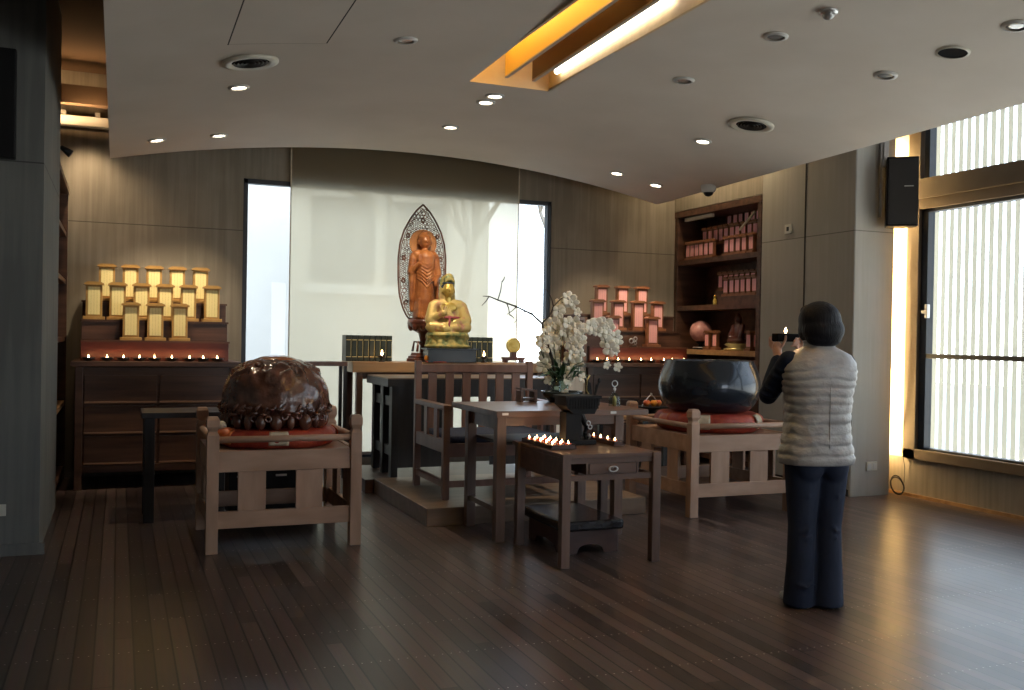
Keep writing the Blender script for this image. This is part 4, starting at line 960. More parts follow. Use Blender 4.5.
obj('divider', MB().box(-.175, -.160, -.395, .1, .55, .618), 'table', dt); obj('divider', MB().box(.17, .185, -.395, .1, .55, .618), 'table', dt)
ZD = .679
def tea_tray(label, loc, sx, sy, pos, lbf, group):
    t = thing('candle_tray', label, 'tray', loc)
    obj('tray', MB().box(-sx, sx, -sy, sy, 0, .012).box(-sx, -sx+.008, -sy, sy, .012, .026).box(sx-.008, sx, -sy, sy, .012, .026).box(-sx, sx, -sy, -sy+.008, .012, .026).box(-sx, sx, sy-.008, sy, .012, .026), 'stoolwood', t)
    return t
tea = None
def tealight(label, loc, group):
    global tea
    if tea is None:
        tea = thing('tealight', label, 'candle', loc, 0, group)
        obj('cup', MB().lathe([(.001, 0), (.018, 0), (.019, .017), (.017, .017), (.016, .012), (.001, .012)], 14), 'redglow', tea, smooth=True)
        obj('flame', MB().lathe([(.001, .012), (.0045, .015), (.006, .020), (.0035, .027), (.0006, .035)], 8), 'flame', tea, smooth=True)
        return tea
    return dup(tea, loc, 0, label, group)
tea_tray('dark wooden tray full of tealights, left of the iron burner', (2.56, 5.60, ZD), .085, .235, None, None, None)
for c in range(3):
    for k in range(5):
        cn = ('left', 'middle', 'right')[c]; kn = ('nearest', 'second nearest', 'central', 'second farthest', 'farthest')[k]
        tealight('lit tealight, %s in the %s file of the left tray' % (kn, cn), (2.505+.055*c, 5.42+.09*k, ZD+.0125), 'tealights in the left tray')
tea_tray('dark wooden tray with one file of tealights, right of the iron burner', (3.0, 5.66, ZD), .04, .20, None, None, None)
for k in range(4):
    tealight('lit tealight, %s in the right tray' % ('nearest', 'second nearest', 'second farthest', 'farthest')[k], (3.0, 5.52+.10*k, ZD+.0125), 'tealights in the right tray')
lamp('tealight_glow', 'POINT', (2.58, 5.6, .80), .5, (1, .5, .2), shadow_soft_size=.08)

# black iron burner
ib = thing('incense_burner', 'black iron pedestal burner with a square ribbed tray top on the drawer table', 'burner', (2.77, 5.62, ZD))
b_ = MB().box(-.12, .12, -.09, .09, .255, .315).box(-.13, .13, -.10, .10, .30, .318)
for k in range(12): b_.box(-.115+.0195*k, -.105+.0195*k, -.095, -.09, .235, .30)
b_.prism([(-.12, .255), (.12, .255), (.09, .20), (-.06, .20)], 'Y', -.08, .08)
obj('tray_top', b_, 'black', ib, bevel=.002)
b_ = MB().box(-.10, .01, -.05, .05, .03, .21).tube([(.02, 0, .20), (.05, 0, .15), (.075, 0, .11), (.06, 0, .07), (.075, 0, .03)], [.03, .022, .018, .016, .02], 10).tube([(-.02, 0, .19), (.02, 0, .12), (.03, 0, .05)], .02, 8)
obj('pedestal', b_, 'black', ib, bevel=.002)
obj('base', MB().box(-.12, .11, -.07, .07, 0, .03), 'black', ib, bevel=.003)
obj('chain', MB().torus((.075, -.02, .135), .014, .004, 'Y', 12).torus((.088, -.02, .11), .013, .004, 'Y', 12).torus((.08, -.02, .05), .016, .004, 'X', 12), 'steel', ib, smooth=True)

# stool under the drawer table
st = thing('padded_stool', 'low black-padded wooden stool under the drawer table', 'stool', (2.80, 5.72, 0))
obj('pad', MB().box(-.225, .215, -.32, .33, .15, .215), 'leather', st, bevel=.018)
bp = MB()
arch = [(-.18, 0), (-.10, 0), (-.08, .04), (-.05, .055), (0, .06), (.05, .055), (.08, .04), (.10, 0), (.18, 0), (.18, .15), (-.18, .15)]
bp.prism(arch, 'Y', -.27, -.25).prism(arch, 'Y', .25, .27)
arch2 = [(-.27, 0), (-.17, 0), (-.14, .045), (0, .06), (.14, .045), (.17, 0), (.27, 0), (.27, .15), (-.27, .15)]
bp.prism(arch2, 'X', -.195, -.18).prism(arch2, 'X', .18, .195)
obj('base', bp, 'stoolwood', st)

# ---------------------------------------------------------------- pine stands for the instruments
def pine_stand(name, label, x0, x1, y0, y1, top=.845):
    cx, cy = (x0+x1)/2, (y0+y1)/2; t = thing(name, label, 'stand', (cx, cy, 0)); hx, hy = (x1-x0)/2, (y1-y0)/2; p = .036
    def sq(c, h, z): return [(c[0]-h, c[1]-h, z), (c[0]+h, c[1]-h, z), (c[0]+h, c[1]+h, z), (c[0]-h, c[1]+h, z)]
    for sx in (-1, 1):
        for sy in (-1, 1):
            c = (sx*(hx-p), sy*(hy-p))
            obj('post', MB().rings([sq(c, h, z) for h, z in ((p, 0), (p, top-.115), (p*.72, top-.095), (p*.72, top-.088), (p*1.06, top-.062), (p*1.06, top-.02), (p*.78, top))]), 'cage_v', t, bevel=.002)
    z1, z2 = .50, .64
    for sy in (-1, 1):
        yc = sy*(hy-p)
        obj('upper_rail', MB().box(-hx+2*p, hx-2*p, yc-.018, yc+.018, z1, z2-.01), 'cage', t, bevel=.003)
        obj('lower_rail', MB().box(-hx+2*p, hx-2*p, yc-.018, yc+.018, .15, .255), 'cage', t, bevel=.003)
        obj('round_rail', MB().cone((-hx+p, yc, .70), (hx-p, yc, .70), .021, .021, 14), 'cage', t, smooth=True)
        for f_ in ((.285, .655) if sy < 0 else ()):
            xx = -hx + 2*hx*f_; obj('slat', MB().box(xx-.085, xx+.085, yc-.012, yc+.012, .255, z1), 'cage_v', t, bevel=.002)
    for sx in (-1, 1):
        xc = sx*(hx-p)
        obj('side_rail', MB().box(xc-.018, xc+.018, -hy+2*p, hy-2*p, z1, z2-.01), 'cage', t, bevel=.003)
        obj('side_rail', MB().box(xc-.018, xc+.018, -hy+2*p, hy-2*p, .15, .255), 'cage', t, bevel=.003)
        obj('round_rail', MB().cone((xc, -hy+p, .70), (xc, hy-p, .70), .021, .021, 14), 'cage', t, smooth=True)
        for f_ in (.30, .70):
            yy = -hy+2*hy*f_; obj('slat', MB().box(xc-.012, xc+.012, yy-.08, yy+.08, .255, z1), 'cage_v', t, bevel=.002)
    obj('deck', MB().box(-hx+.05, hx-.05, -hy+.05, hy-.05, z2-.045, z2-.015), 'cage', t)
    return t
pine_stand('instrument_stand', 'pale pine stand with square posts under the carved wooden fish, left', .51, 1.475, 6.13, 7.00)
pine_stand('instrument_stand', 'pale pine stand with square posts under the black bowl, right', 4.085, 5.075, 6.29, 7.32, .835)

# cushions
def cushion(name, label, c, R0, H_, seedv, patches):
    t = thing(name, label, 'cushion', c)
    def prof(a, fi):
        rr = R0*(1+.03*math.sin(5*a+seedv)+.02*math.sin(9*a)); th = PI*fi
        return rr*(1-.16*(1-math.sin(th))), H_*.5*(1-math.cos(th))
    R_ = []
    for j in range(11):
        ring = []
        for i in range(56):
            a = 2*PI*i/56; rr, z = prof(a, j/10); nv = noise.noise(Vector((math.cos(a)*3+seedv, math.sin(a)*3, z*9)))*.018
            ring.append(((rr+nv)*math.cos(a), (rr+nv)*math.sin(a), z+nv*.4))
        R_.append(ring)
    # only the lower 2/3 is visible round the instrument
    obj('cover', MB().rings(R_), 'cushion', t, smooth=True)
    for a0, a1, m_ in patches:
        PR = []
        for j in range(3, 10):
            ring = []
            for i in range(9):
                a = a0+(a1-a0)*i/8; rr, z = prof(a, j/10); ring.append(((rr+.010)*math.cos(a), (rr+.010)*math.sin(a), z+.002))
            PR.append(ring)
        pb = MB(); pb.rings(PR, close=False, cap=False); o = obj('brocade_patch', pb, m_, t, smooth=True)
        sd = o.modifiers.new('solid', 'SOLIDIFY'); sd.thickness = .008
    return t
cushion('round_cushion', 'round red brocade cushion under the carved wooden fish', (.985, 6.56, .627), .405, .115, 1.0, ((PI*1.0, PI*1.12, 'cushion_pale'), (PI*1.13, PI*1.22, 'cushion_or'), (PI*1.42, PI*1.52, 'cushion_pale'), (0.05, .35, 'cushion_or')))
cushion('round_cushion', 'round red brocade cushion under the black bowl', (4.58, 6.80, .627), .445, .15, 2.3, ((PI*1.20, PI*1.32, 'cushion_pale'), (PI*1.62, PI*1.76, 'cushion_pale'), (PI*.95, PI*1.04, 'cushion_or')))

cu_ = [o for o in C.objects if o.name == 'round_cushion'][0]
obj('tassel_fold', MB().ell((-.365, -.13, .125), (.035, .075, .035), 14, Matrix.Rotation(-.5, 4, 'X')), 'cushion_pale', cu_, smooth=True)
obj('orange_fold', MB().ell((-.335, -.17, .085), (.07, .08, .045), 14), 'cushion_or', cu_, smooth=True)
# wooden fish
wf = thing('wooden_fish', 'large carved glossy brown wooden fish drum on a red cushion', 'drum', (.985, 6.56, .738))
def fish_shape(th, ph):
    # th 0 top .. pi bottom
    rx, ry, rz = .352, .33, .27
    st_, ct = math.sin(th), math.cos(th)
    k = (abs(st_)**(.98 if ct > 0 else .70))
    p = Vector((rx*k*math.cos(ph), ry*k*math.sin(ph), .190+rz*ct*(1.06 if ct > 0 else .70)))
    return p
b_ = MB(); R_ = []
for j in range(1, 72):
    th = PI*j/72; ring = []
    for i in range(128):
        ph = 2*PI*i/128; p = fish_shape(th, ph); nrm = Vector((p.x, p.y, (p.z-.22)*1.2)).normalized()
        z = p.z; d = 0
        rid = abs(noise.noise(p*11)); sw = noise.noise(p*20+Vector((5, 1, 2)))
        band = max(0, 1-abs(z-.12)/.07); band2 = max(0, 1-abs(z-.375)/.085)
        d += (band*.8+band2*.75)*(.030*(1-4*min(rid, .25)) + .012*sw) + .004*sw
        if z < .09: d += .022*abs(math.sin(ph*5+.4))*min(1, (.09-z)/.05)
        ring.append(p+nrm*d)
    R_.append(ring)
b_.rings(R_)
obj('body', b_, 'lacquer', wf, smooth=True)
b_ = MB()
for k in range(21):   # rolled feet round the base
    a = 2*PI*k/21+.1; rr = .305+.012*math.sin(k*1.9); q_ = .036+.010*math.sin(k*2.7)
    b_.ell((rr*1.04*math.cos(a), rr*.96*math.sin(a), .055), (q_, q_, .055+.008*math.sin(k*3.1)), 14)
    b_.torus((rr*1.10*math.cos(a+.15), rr*1.02*math.sin(a+.15), .085+.01*math.sin(k*1.3)), .018, .009, 'Y' if abs(math.sin(a)) > .6 else 'X', 10, 6)
for k in range(42):   # dragon scrolls above the feet
    a = 2*PI*k/42; rr = .345+.012*math.sin(k*2.3)
    b_.torus((rr*1.0*math.cos(a), rr*.94*math.sin(a), .125+.022*math.sin(k*1.7)), .020, .010, 'Z', 10, 6)
    b_.tube([(rr*math.cos(a), rr*.94*math.sin(a), .11), (rr*1.03*math.cos(a+.06), rr*.97*math.sin(a+.06), .15), (rr*.98*math.cos(a+.12), rr*.92*math.sin(a+.12), .175)], [.014, .012, .006], 6)
obj('carved_feet', b_, 'lacquer', wf, smooth=True)
b_ = MB()
for k in range(30):
    a = 2*PI*k/30; rr = .200+.02*math.sin(k*2.1); b_.ell((rr*math.cos(a), rr*.93*math.sin(a), .412+.010*math.cos(k*1.3)), (.022, .022, .016), 8)
obj('carved_collar', b_, 'lacquer', wf, smooth=True)
b_ = MB().lathe([(.150, .438), (.14, .454), (.10, .470), (.05, .480), (.001, .482)], 32)
obj('amber_crown', b_, 'lacquer_top', wf, smooth=True)

# big singing bowl
bw = thing('singing_bowl', 'huge dark blue-black bronze singing bowl on the right pine stand', 'bowl', (4.575, 6.80, .772))
prof = [(.001, 0), (.28, 0), (.33, .02), (.385, .08), (.420, .16), (.428, .22), (.415, .30), (.385, .38), (.362, .425), (.366, .432), (.350, .435), (.340, .425), (.365, .36), (.395, .25), (.385, .15), (.32, .06), (.001, .03)]
pp = []
for i in range(len(prof)-1):
    for k in range(3):
        t_ = k/3; pp.append((prof[i][0]*(1-t_)+prof[i+1][0]*t_, prof[i][1]*(1-t_)+prof[i+1][1]*t_))
pp.append(prof[-1])
o_ = obj('bowl', MB().lathe(prof, 64, cap=False), 'bowl', bw, smooth=True, subsurf=1)

# things behind the right stand: side table with fruit plate
o_ = thing('low_side_table', 'low dark table behind the right pine stand, holding the fruit plate', 'table', (4.55, 8.05, 0))
obj('tabletop', MB().box(-.28, .30, -.22, .22, .62, .65), 'honey', o_, bevel=.003)
for sx in (-.24, .26):
    for sy in (-.18, .18): obj('leg', MB().box(sx-.02, sx+.02, sy-.02, sy+.02, 0, .62), 'black_table', o_)
o_ = thing('fruit_dish', 'black footed dish with wire handle behind the right pine stand', 'dish', (4.72, 7.98, .651))
obj('dish', MB().lathe([(.001, 0), (.05, 0), (.04, .03), (.06, .05), (.16, .07), (.17, .08), (.05, .07), (.001, .065)], 24), 'black', o_, smooth=True)
obj('wire_handle', MB().tube([(-.10, 0, .08), (-.03, 0, .17), (0, 0, .19), (.03, 0, .17), (.10, 0, .08)], .005, 6).ell((0, 0, .195), .012, 8), 'steel', o_)
fr = None
for i, (dx, dy, m_, lb) in enumerate(((-.065, -.03, 'fruit_r', 'red apple at the left of the fruit dish'), (.0, -.05, 'fruit_o', 'orange fruit in the middle of the fruit dish'), (.065, -.02, 'fruit_r', 'red apple at the right of the fruit dish'))):
    tag(obj('fruit', MB().lathe([(.001, .004), (.016, .0), (.034, .022), (.036, .04), (.022, .058), (.008, .056), (.001, .05)], 18), m_, smooth=True, loc=(4.72+dx, 7.98+dy, .732)), lb, 'fruit', 'fruit in the dish')

# dark side table at the left
o_ = thing('dark_side_table', 'long dark table between the left cabinet and the carved wooden fish', 'table', (.62, 7.50, 0))
obj('tabletop', MB().box(-.46, .12, -.24, .24, .745, .785), 'black_table', o_, bevel=.003)
for sx in (-.405, .075):
    for sy in (-.195, .20): obj('leg', MB().box(sx-.035, sx+.035, sy-.035, sy+.035, 0, .745), 'black_table', o_, bevel=.003)
o_ = thing('low_dark_box', 'dark low box with pale strips painted as window light on the floor behind the left stand', 'box', (1.08, 7.40, 0))
obj('body', MB().box(-.315, .34, -.12, .18, .02, .56), 'black', o_, bevel=.004)  # plain black box set behind the dark openings of the stand
obj('vent', MB().box(.02, .10, -.125, -.12, .42, .435).box(.02, .10, -.125, -.12, .36, .375).box(.02, .10, -.125, -.12, .30, .315).box(-.26, -.20, -.125, -.12, .36, .372).box(-.26, -.20, -.125, -.12, .30, .312), 'label_pl', o_)  # pale strips painted for window light glimpsed past the stand
for k in (-.24, .24): obj('foot', MB().box(k-.03, k+.03, -.10, .15, 0, .02), 'black', o_)

# ---------------------------------------------------------------- ceiling fittings
def tilt(x, y):  # ceiling slope at the point
    return (0, -math.atan(.20877-.078452*x), 0)
def vent(label, x, y):
    t = thing('round_air_vent', label, 'vent', (x, y, zc(x, y)), 0, 'round ceiling vents'); t.rotation_euler = tilt(x, y)
    obj('outer_ring', MB().lathe([(.115, .0), (.180, -.002), (.178, -.016), (.150, -.024), (.120, -.012)], 40, cap=False), 'plastic', t, smooth=True)
    b = MB().lathe([(.001, .0), (.122, .0), (.122, -.005), (.001, -.005)], 32)
    obj('throat_shade', b, 'void', t)  # flat black disc stands for the shade inside the vent
    for rr in (.10, .075, .05, .025): obj('vane_ring', MB().lathe([(rr, -.004), (rr+.012, -.014), (rr+.010, -.018), (rr-.002, -.008)], 28, cap=False), 'cable', t, smooth=True)
    return t
vent('round air vent in the ceiling at the left, beside the joint line', .765, 6.40); vent('round air vent in the ceiling at the right, above the bookcase', 4.66, 6.40)
dl = {}
def downlight(label, x, y, lit, rr=.055):
    key = 'on' if lit else 'off'
    if key in dl: t = dup(dl[key], (x, y, zc(x, y)), 0, label)
    else:
        t = thing('downlight', label, 'downlight', (x, y, zc(x, y)), 0, 'lit ceiling downlights' if lit else 'unlit ceiling downlights')
        obj('trim_ring', MB().lathe([(rr, .002), (rr+.022, .002), (rr+.020, -.008), (rr, -.012)], 24, cap=False), 'white_metal', t, smooth=True)
        obj('lens', MB().lathe([(.001, -.004), (rr*.6, -.006), (rr, -.002), (rr, .004), (.001, .004)], 24), 'lens_on' if lit else 'lens_off', t, smooth=True)
        dl[key] = t
    t.rotation_euler = tilt(x, y)
    return t
WARM = (1, .80, .55)
spots = [(.767, 7.05, 'lit downlight below the left air vent', 60), (.281, 8.69, 'lit downlight at the far left above the yellow tablets', 90), (.782, 8.67, 'lit downlight second from the left in the back row', 110),
         (2.69, 7.20, 'lit downlight of the pair past the end of the light slot, farther one', 35), (2.69, 7.00, 'lit downlight of the pair past the end of the light slot, nearer one', 35), (2.70, 8.11, 'lit downlight above the standing Buddha', 150),
         (4.648, 7.07, 'lit downlight beside the right air vent', 120), (4.662, 8.64, 'lit downlight in the back row above the orchids side', 90), (5.132, 8.66, 'lit downlight at the right end of the back row', 90)]
tg = {0: (.6, 7.2, 0), 1: (.2, 9.4, 1.4), 2: (.55, 9.4, 1.4), 3: (2.9, 6.9, 0), 4: (2.8, 6.2, 0), 5: (2.95, 9.15, 1.6), 6: (4.0, 7.5, .6), 7: (5.0, 9.3, 1.4), 8: (5.6, 9.2, 1.3)}
for i, (x, y, lb, pw) in enumerate(spots):
    downlight(lb, x, y, True)
    lamp('downlight_beam', 'SPOT', (x, y, zc(x, y)-.03), pw, WARM, tg[i], spot_size=math.radians(62), spot_blend=.8, shadow_soft_size=.04)
for x, y, lb in ((1.655, 5.89, 'unlit downlight left of the light slot'), (3.716, 5.91, 'unlit downlight right of the light slot, in line with the air vents'), (3.721, 4.88, 'unlit downlight at the top of the view, nearest right of the slot'),
                 (4.653, 4.94, 'unlit downlight between the right air vent and the round ceiling speaker'), (4.63, 3.93, 'unlit downlight at the far right top edge of the view')):
    downlight(lb, x, y, False, .055)
o_ = thing('ceiling_speaker', 'round dark ceiling speaker near the right window', 'speaker', (4.667, 4.404, zc(4.667, 4.404))); o_.rotation_euler = tilt(4.667, 4.4)
obj('trim_ring', MB().lathe([(.085, .002), (.098, .002), (.097, -.008), (.085, -.010)], 28, cap=False), 'plastic', o_, smooth=True)
obj('grille', MB().lathe([(.001, -.004), (.086, -.004), (.086, .002), (.001, .002)], 28), 'void', o_)
o_ = thing('smoke_detector', 'small grey dome detector at the top edge of the ceiling', 'detector', (3.726, 4.41, zc(3.726, 4.41)))
obj('base', MB().lathe([(.001, .01), (.055, .01), (.052, -.015), (.001, -.015)], 24), 'steel', o_, smooth=True)
obj('dome', MB().ell((0, 0, -.02), (.036, .036, .030), 16), 'lens_off', o_, smooth=True)
o_ = thing('dome_camera', 'white dome security camera at the ceiling edge above the bookcase', 'camera', (5.44, 8.16, zc(5.44, 8.16)))
obj('base', MB().lathe([(.001, .005), (.075, .005), (.072, -.05), (.055, -.07), (.001, -.07)], 28), 'white_metal', o_, smooth=True)
obj('lens_dome', MB().ell((0, 0, -.068), (.048, .048, .042), 18), 'black', o_, smooth=True)

# ---------------------------------------------------------------- wall things at the right
o_ = thing('wall_speaker', 'black trapezoid loudspeaker hung by the side window', 'speaker', (6.37, 6.56, 2.40), -.50)
b_ = MB(); b_.rings([[(-.13, -.05, z), (.13, -.09, z), (.145, .02, z), (.06, .13, z), (-.10, .11, z)] for z in (0, .61)])
obj('cabinet', b_, 'black', o_, bevel=.008)
b_ = MB(); b_.rings([[(-.115, -.062, z), (.125, -.10, z), (.125, -.088, z), (-.115, -.048, z)] for z in (.02, .59)]); obj('grille', b_, 'cable', o_)
obj('badge', MB().box(.01, .085, -.094, -.088, .345, .353, Matrix.Rotation(-.16, 4, 'Z')), 'label_pl', o_)
obj('bracket', MB().box(-.13, -.09, .05, .16, .55, .80).box(-.15, -.13, .08, .12, .10, .82), 'steel', o_)
o_ = thing('wall_outlet', 'ivory double wall outlet low on the right pilaster', 'outlet', (6.27, 6.733, .267))
obj('plate', MB().box(-.06, .06, -.006, .006, -.04, .04), 'plastic', o_, bevel=.003)
obj('socket', MB().box(-.05, -.01, -.010, -.006, -.025, .025).box(.01, .05, -.010, -.006, -.025, .025), 'white_metal', o_, bevel=.002)
o_ = thing('wall_switch', 'small ivory switch plate high on the grey right wall', 'switch', (6.033, 7.66, 2.47))
obj('plate', MB().box(-.006, .006, -.05, .05, -.045, .045), 'plastic', o_, bevel=.003)
obj('button', MB().box(-.010, -.006, -.015, .015, -.02, .02), 'cable', o_)
o_ = thing('cable_coil', 'coil of black cable on the floor in the lit window corner', 'cable', (6.50, 6.66, .0))
b_ = MB()
for k, (a_, rr) in enumerate(((.1, .075), (-.25, .07), (.35, .08))):
    b_.tube([(rr*math.cos(2*PI*i/20), .03*math.sin(2*PI*i/20+a_), .09+rr*math.sin(2*PI*i/20)+.005*k) for i in range(21)], .005, 6)
obj('coil', b_, 'cable', o_, smooth=True)
obj('hanging_wire', MB().tube([(.07, -.01, .12), (.085, 0, .25), (.03, .06, .8), (.02, .08, 1.5), (.02, .09, 2.3)], .003, 6), 'cable', o_, smooth=True)
o_ = thing('cove_lamp', 'tall warm light tube hidden behind the right pilaster', 'lamp', (6.475, 6.94, 0))
obj('tube', MB().cone((0, 0, .35), (0, 0, 3.2), .016, .016, 12), mat('amber_tube', (1, .8, .5), .5, emit=(1, .64, .27), estr=95), o_)
obj('socket', MB().box(-.02, .02, -.02, .02, .30, .35).box(-.02, .02, -.02, .02, 3.2, 3.25), 'white_metal', o_)
lamp('cove_lamp_glow', 'AREA', (6.485, 6.90, 1.8), 55, (1, .68, .30), (6.60, 6.2, 1.8), shape='RECTANGLE', size=.02, size_y=2.8)
# dark speaker panel on the left pier, small plate
o_ = thing('wall_speaker', 'flat black speaker panel high on the left pier', 'speaker', (-.66, 6.47, 2.375))
obj('body', MB().box(-.10, .078, -.07, -.001, 0, .65), 'black', o_, bevel=.006)
obj('bracket', MB().box(-.03, .01, -.001, 0, .2, .4), 'steel', o_)
o_ = thing('wall_outlet', 'ivory wall outlet low on the left pier at the picture edge', 'outlet', (-.64, 6.465, .277))
obj('plate', MB().box(-.05, .03, -.006, .006, -.035, .035), 'plastic', o_, bevel=.003)

# spot from the gooseneck lamp on the left wall corner
lamp('gooseneck_beam', 'SPOT', (-.38, 8.95, 2.86), 14, (1, .72, .42), (-.2, 9.75, 2.3), spot_size=math.radians(95), spot_blend=.7, shadow_soft_size=.03)
lamp('corner_uplight', 'AREA', (-.40, 9.30, 3.20), 6, (1, .62, .30), (-.35, 9.4, 4.0), shape='RECTANGLE', size=.5, size_y=.06)
lamp('corner_wash', 'SPOT', (-.32, 9.46, 3.18), 22, (1, .74, .45), (-.25, 9.75, 2.2), spot_size=math.radians(100), spot_blend=.9, shadow_soft_size=.05)
lamp('right_gap_wash', 'AREA', (5.80, 8.7, 3.50), 14, (1, .76, .45), (6.04, 8.7, 2.9), shape='RECTANGLE', size=1.8, size_y=.06)

# ---------------------------------------------------------------- the visitor
TH = -math.radians(11)
pe = thing('person', 'person seen from behind in silver quilted vest and dark jeans, raising a small candle', 'person', (3.335, 3.97, 0), TH)
b_ = MB()
b_.cap((0, 0, .80), (0, 0, 1.02), .115, .105, 16).cap((0, 0, 1.02), (0, .0, 1.20), .105, .115, 16).cap((-.10, 0, 1.25), (.10, 0, 1.25), .055, .055, 14)
b_.cap((0, .0, 1.28), (0, .01, 1.40), .048, .046, 14).ell((0, .02, 1.465), (.070, .085, .100), 22).ell((0, .05, 1.42), (.05, .055, .055), 14)
b_.ell((0, .108, 1.455), (.012, .018, .022), 10).ell((0, .10, 1.415), (.024, .010, .008), 10)
for s_ in (-1, 1):
    b_.ell((s_*.028, .094, 1.475), (.014, .010, .009), 10).ell((s_*.073, .015, 1.455), (.010, .020, .030), 10)
    b_.cap((s_*.085, 0, .80), (s_*.078, .01, .45), .075, .052).cap((s_*.078, .01, .45), (s_*.075, 0, .08), .048, .034).cap((s_*.073, .03, .035), (s_*.076, .14, .03), .028, .022)
SHL, ELL, WRL = (-.165, 0, 1.27), (-.195, .165, 1.085), (-.055, .335, 1.285)
SHR, ELR, WRR = (.150, 0, 1.26), (.190, .17, 1.07), (.112, .335, 1.285)
b_.cap(SHL, ELL, .040, .034).cap(ELL, WRL, .034, .023).cap(SHR, ELR, .040, .034).cap(ELR, WRR, .034, .023)
# left hand: palm under and left of the holder
def finger(mb, pts, r0):
    for a, c_ in zip(pts[:-1], pts[1:]): mb.cap(a, c_, r0, r0*.9, 8)
b_.cap(WRL, (-.050, .365, 1.320), .024, .026).ell((-.048, .368, 1.335), (.028, .020, .036), 14)
for k in range(4):
    dz = .012*k
    finger(b_, [(-.060, .385, 1.322+dz), (-.072, .405+.002*k, 1.345+dz), (-.062, .428, 1.362+dz*.8), (-.035, .436, 1.366+dz*.8)], .0075-.0004*k)
finger(b_, [(-.040, .352, 1.325), (-.024, .345, 1.350), (-.012, .341, 1.378), (-.010, .342, 1.400)], .0085)
# right hand: fingers slanting up to the left along the holder
b_.cap(WRR, (.095, .360, 1.312), .023, .025).ell((.088, .364, 1.328), (.022, .026, .034), 14)
for k in range(4):
    finger(b_, [(.085-.006*k, .368-.008*k, 1.342-.008*k), (.078-.008*k, .366-.010*k, 1.372-.010*k), (.068-.009*k, .350-.001*k, 1.384-.013*k), (.052-.009*k, .345, 1.388-.015*k)], .0075-.0003*k)
finger(b_, [(.094, .350, 1.340), (.092, .343, 1.368), (.080, .341, 1.395)], .0085)
obj('body', b_, 'skin', pe, remesh=.0055)
# hair: short bob
b_ = MB().ell((0, -.002, 1.478), (.106, .112, .102), 24).ell((.004, -.030, 1.430), (.110, .094, .085), 22).ell((-.058, .01, 1.432), (.045, .070, .070), 16).ell((.065, .01, 1.425), (.045, .070, .075), 16).ell((0, -.045, 1.385), (.095, .060, .045), 18).ell((0, .06, 1.53), (.075, .055, .038), 14)
obj('hair', b_, 'hair', pe, remesh=.007)
# vest lofted with quilted rolls
def oval(cx, cy, rx, ry, z, n=48, e=2.4, fn=None):
    out = []
    for i in range(n):
        a = 2*PI*i/n; c_, s_ = math.cos(a), math.sin(a)
        x = rx*abs(c_)**(2/e)*(1 if c_ >= 0 else -1); y = ry*abs(s_)**(2/e)*(1 if s_ >= 0 else -1)
        k = 1+(fn(a, z) if fn else 0)
        out.append((cx+x*k, cy+y*k, z))
    return out
key = [(.745, -.005, .192, .130), (.78, -.005, .196, .134), (.84, -.005, .186, .128), (.92, -.003, .172, .122), (1.0, 0, .168, .120), (1.08, 0, .174, .122), (1.16, 0, .190, .125), (1.24, 0, .203, .122), (1.29, 0, .196, .112), (1.325, 0, .165, .098), (1.342, 0, .110, .080), (1.350, .0, .078, .072), (1.385, .0, .070, .068)]
def kin(z):
    for a, c_ in zip(key[:-1], key[1:]):
        if z <= c_[0]: t_ = (z-a[0])/(c_[0]-a[0]); return [a[i]*(1-t_)+c_[i]*t_ for i in (1, 2, 3)]
    return key[-1][1:]
R_ = []; n_ = 96
for j in range(n_+1):
    z = .745+(1.385-.745)*j/n_; cx, rx, ry = kin(z)
    def fn(a, zz):
        w_ = .012*noise.noise(Vector((math.cos(a)*2.2, math.sin(a)*2.2, zz*3)))
        pit = .052+.012*noise.noise(Vector((7, 1, zz*3)))
        q = abs(math.sin(PI*(zz+w_-.745)/pit)) if zz < 1.25 else .75
        return .045*(q**.5) - .03 + .030*noise.noise(Vector((math.cos(a)*5, math.sin(a)*5, zz*26)))
    R_.append(oval(cx, 0, rx, ry, z + 0, fn=fn))
vb = MB(); vb.rings(R_)
# shape: the shoulders slope
for v in vb.b.verts:
    q_ = min(1, max(0, (v.co.z-1.14)/.12)); v.co.z -= .030*q_*min(1, abs(v.co.x)/.19)**1.5
vo = obj('quilted_vest', vb, 'vest', pe, smooth=True)
obj('collar', MB().torus((0, .0, 1.375), .066, .018, 'Z', 28, 8), 'vest', vo, smooth=True)
obj('vest_seam', MB().tube([(0, -.128, .78), (0, -.124, .95), (0, -.125, 1.12), (0, -.115, 1.28)], .003, 6), 'vest', vo)
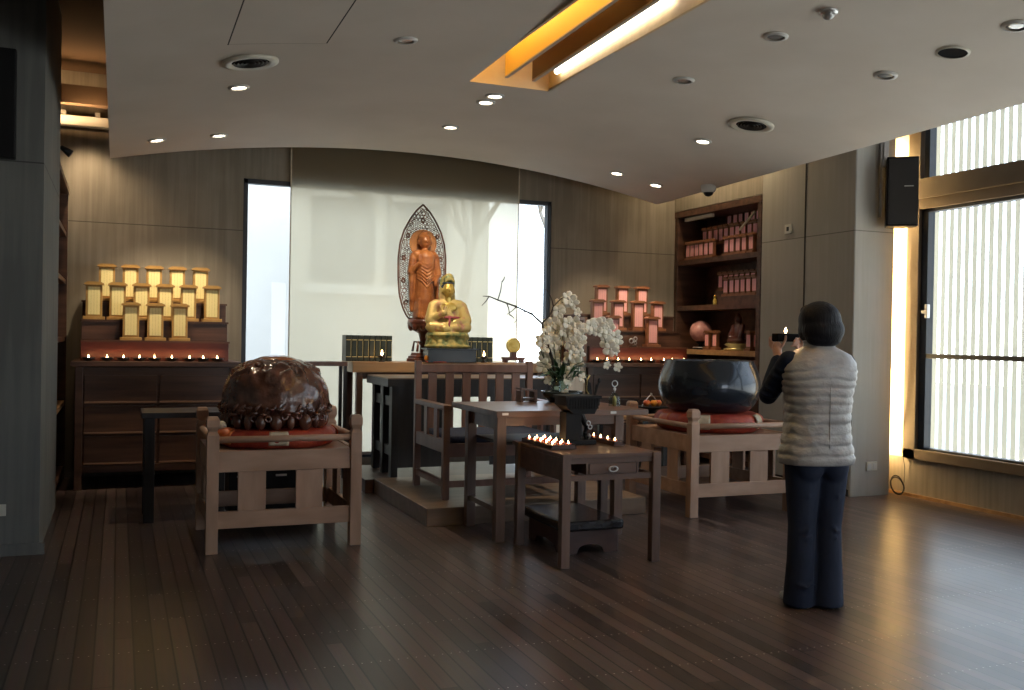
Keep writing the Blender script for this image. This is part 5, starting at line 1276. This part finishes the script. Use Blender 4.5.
# sleeves
for nm, sh, el, wr in (('sleeve', SHL, ELL, WRL), ('sleeve', SHR, ELR, WRR)):
    sh, el, wr = Vector(sh), Vector(el), Vector(wr); w2 = el+(wr-el)*.88
    s_ = MB().cap(sh, sh+(el-sh)*.5, .054, .055, 14).cap(sh+(el-sh)*.5, el, .055, .050, 14).cap(el, el+(w2-el)*.5, .050, .045, 14).cap(el+(w2-el)*.5, w2, .045, .036, 14)
    random.seed(4)
    for k in range(5):
        t_ = .2+.18*k; p = sh+(el-sh)*t_; s_.ell(p+Vector((random.uniform(-.01, .01), -.01, 0)), (.058, .057, .014), 12, Matrix.Rotation(.5, 4, 'X'))
    obj(nm, s_, 'sleeve', pe, remesh=.008)
# jeans
b_ = MB().ell((0, 0, .79), (.168, .118, .10), 22)
for s_, fy in ((-1, .03), (1, -.01)):
    b_.cap((s_*.078, 0, .80), (s_*.074, .004, .60), .096, .084, 18).cap((s_*.074, .004, .60), (s_*.072, .008, .42), .084, .070, 18)
    b_.cap((s_*.072, .008, .42), (s_*.072, fy*.5, .22), .070, .070, 18).cone((s_*.072, fy*.5, .24), (s_*.073, fy, .012), .070, .078, 20)
    b_.tube([(s_*.06, -.062, .43), (s_*.075, -.070, .41), (s_*.12, -.045, .40)], .008, 6).tube([(s_*.05, -.060, .38), (s_*.08, -.066, .37), (s_*.115, -.04, .375)], .007, 6)
    b_.tube([(s_*.03, -.06, .14), (s_*.075, -.072, .12), (s_*.12, -.04, .13)], .007, 6).tube([(s_*.04, -.060, .60), (s_*.08, -.080, .585), (s_*.14, -.04, .60)], .008, 6)
b_.ell((-.07, -.060, .735), (.075, .055, .085), 16).ell((.07, -.060, .735), (.075, .055, .085), 16)
jo = obj('jeans', b_, 'jeans', pe, remesh=.009)
for s_, fy in ((-1, .03), (1, -.01)):
    obj('slipper', MB().ell((s_*.078, fy+.055, .028), (.042, .118, .028), 18), 'slipper', pe, smooth=True)
# candle holder held up
ca = math.cos(TH); sa = math.sin(TH)
def wp(x, y, z): return (3.335+x*ca-y*sa, 3.97+x*sa+y*ca, z)
hc = thing('candle_holder', 'small dark square candle holder raised in the hands of the visitor', 'candle', wp(.012, .388, 1.368), TH)
obj('box', MB().box(-.066, .066, -.034, .034, 0, .045), 'void', hc, bevel=.004)
obj('flame', MB().lathe([(.001, .046), (.006, .052), (.008, .060), (.005, .070), (.0006, .080)], 10), 'flame', hc, smooth=True)
lamp('hand_candle_glow', 'POINT', wp(.012, .388, 1.46), .35, (1, .6, .3), shadow_soft_size=.01)
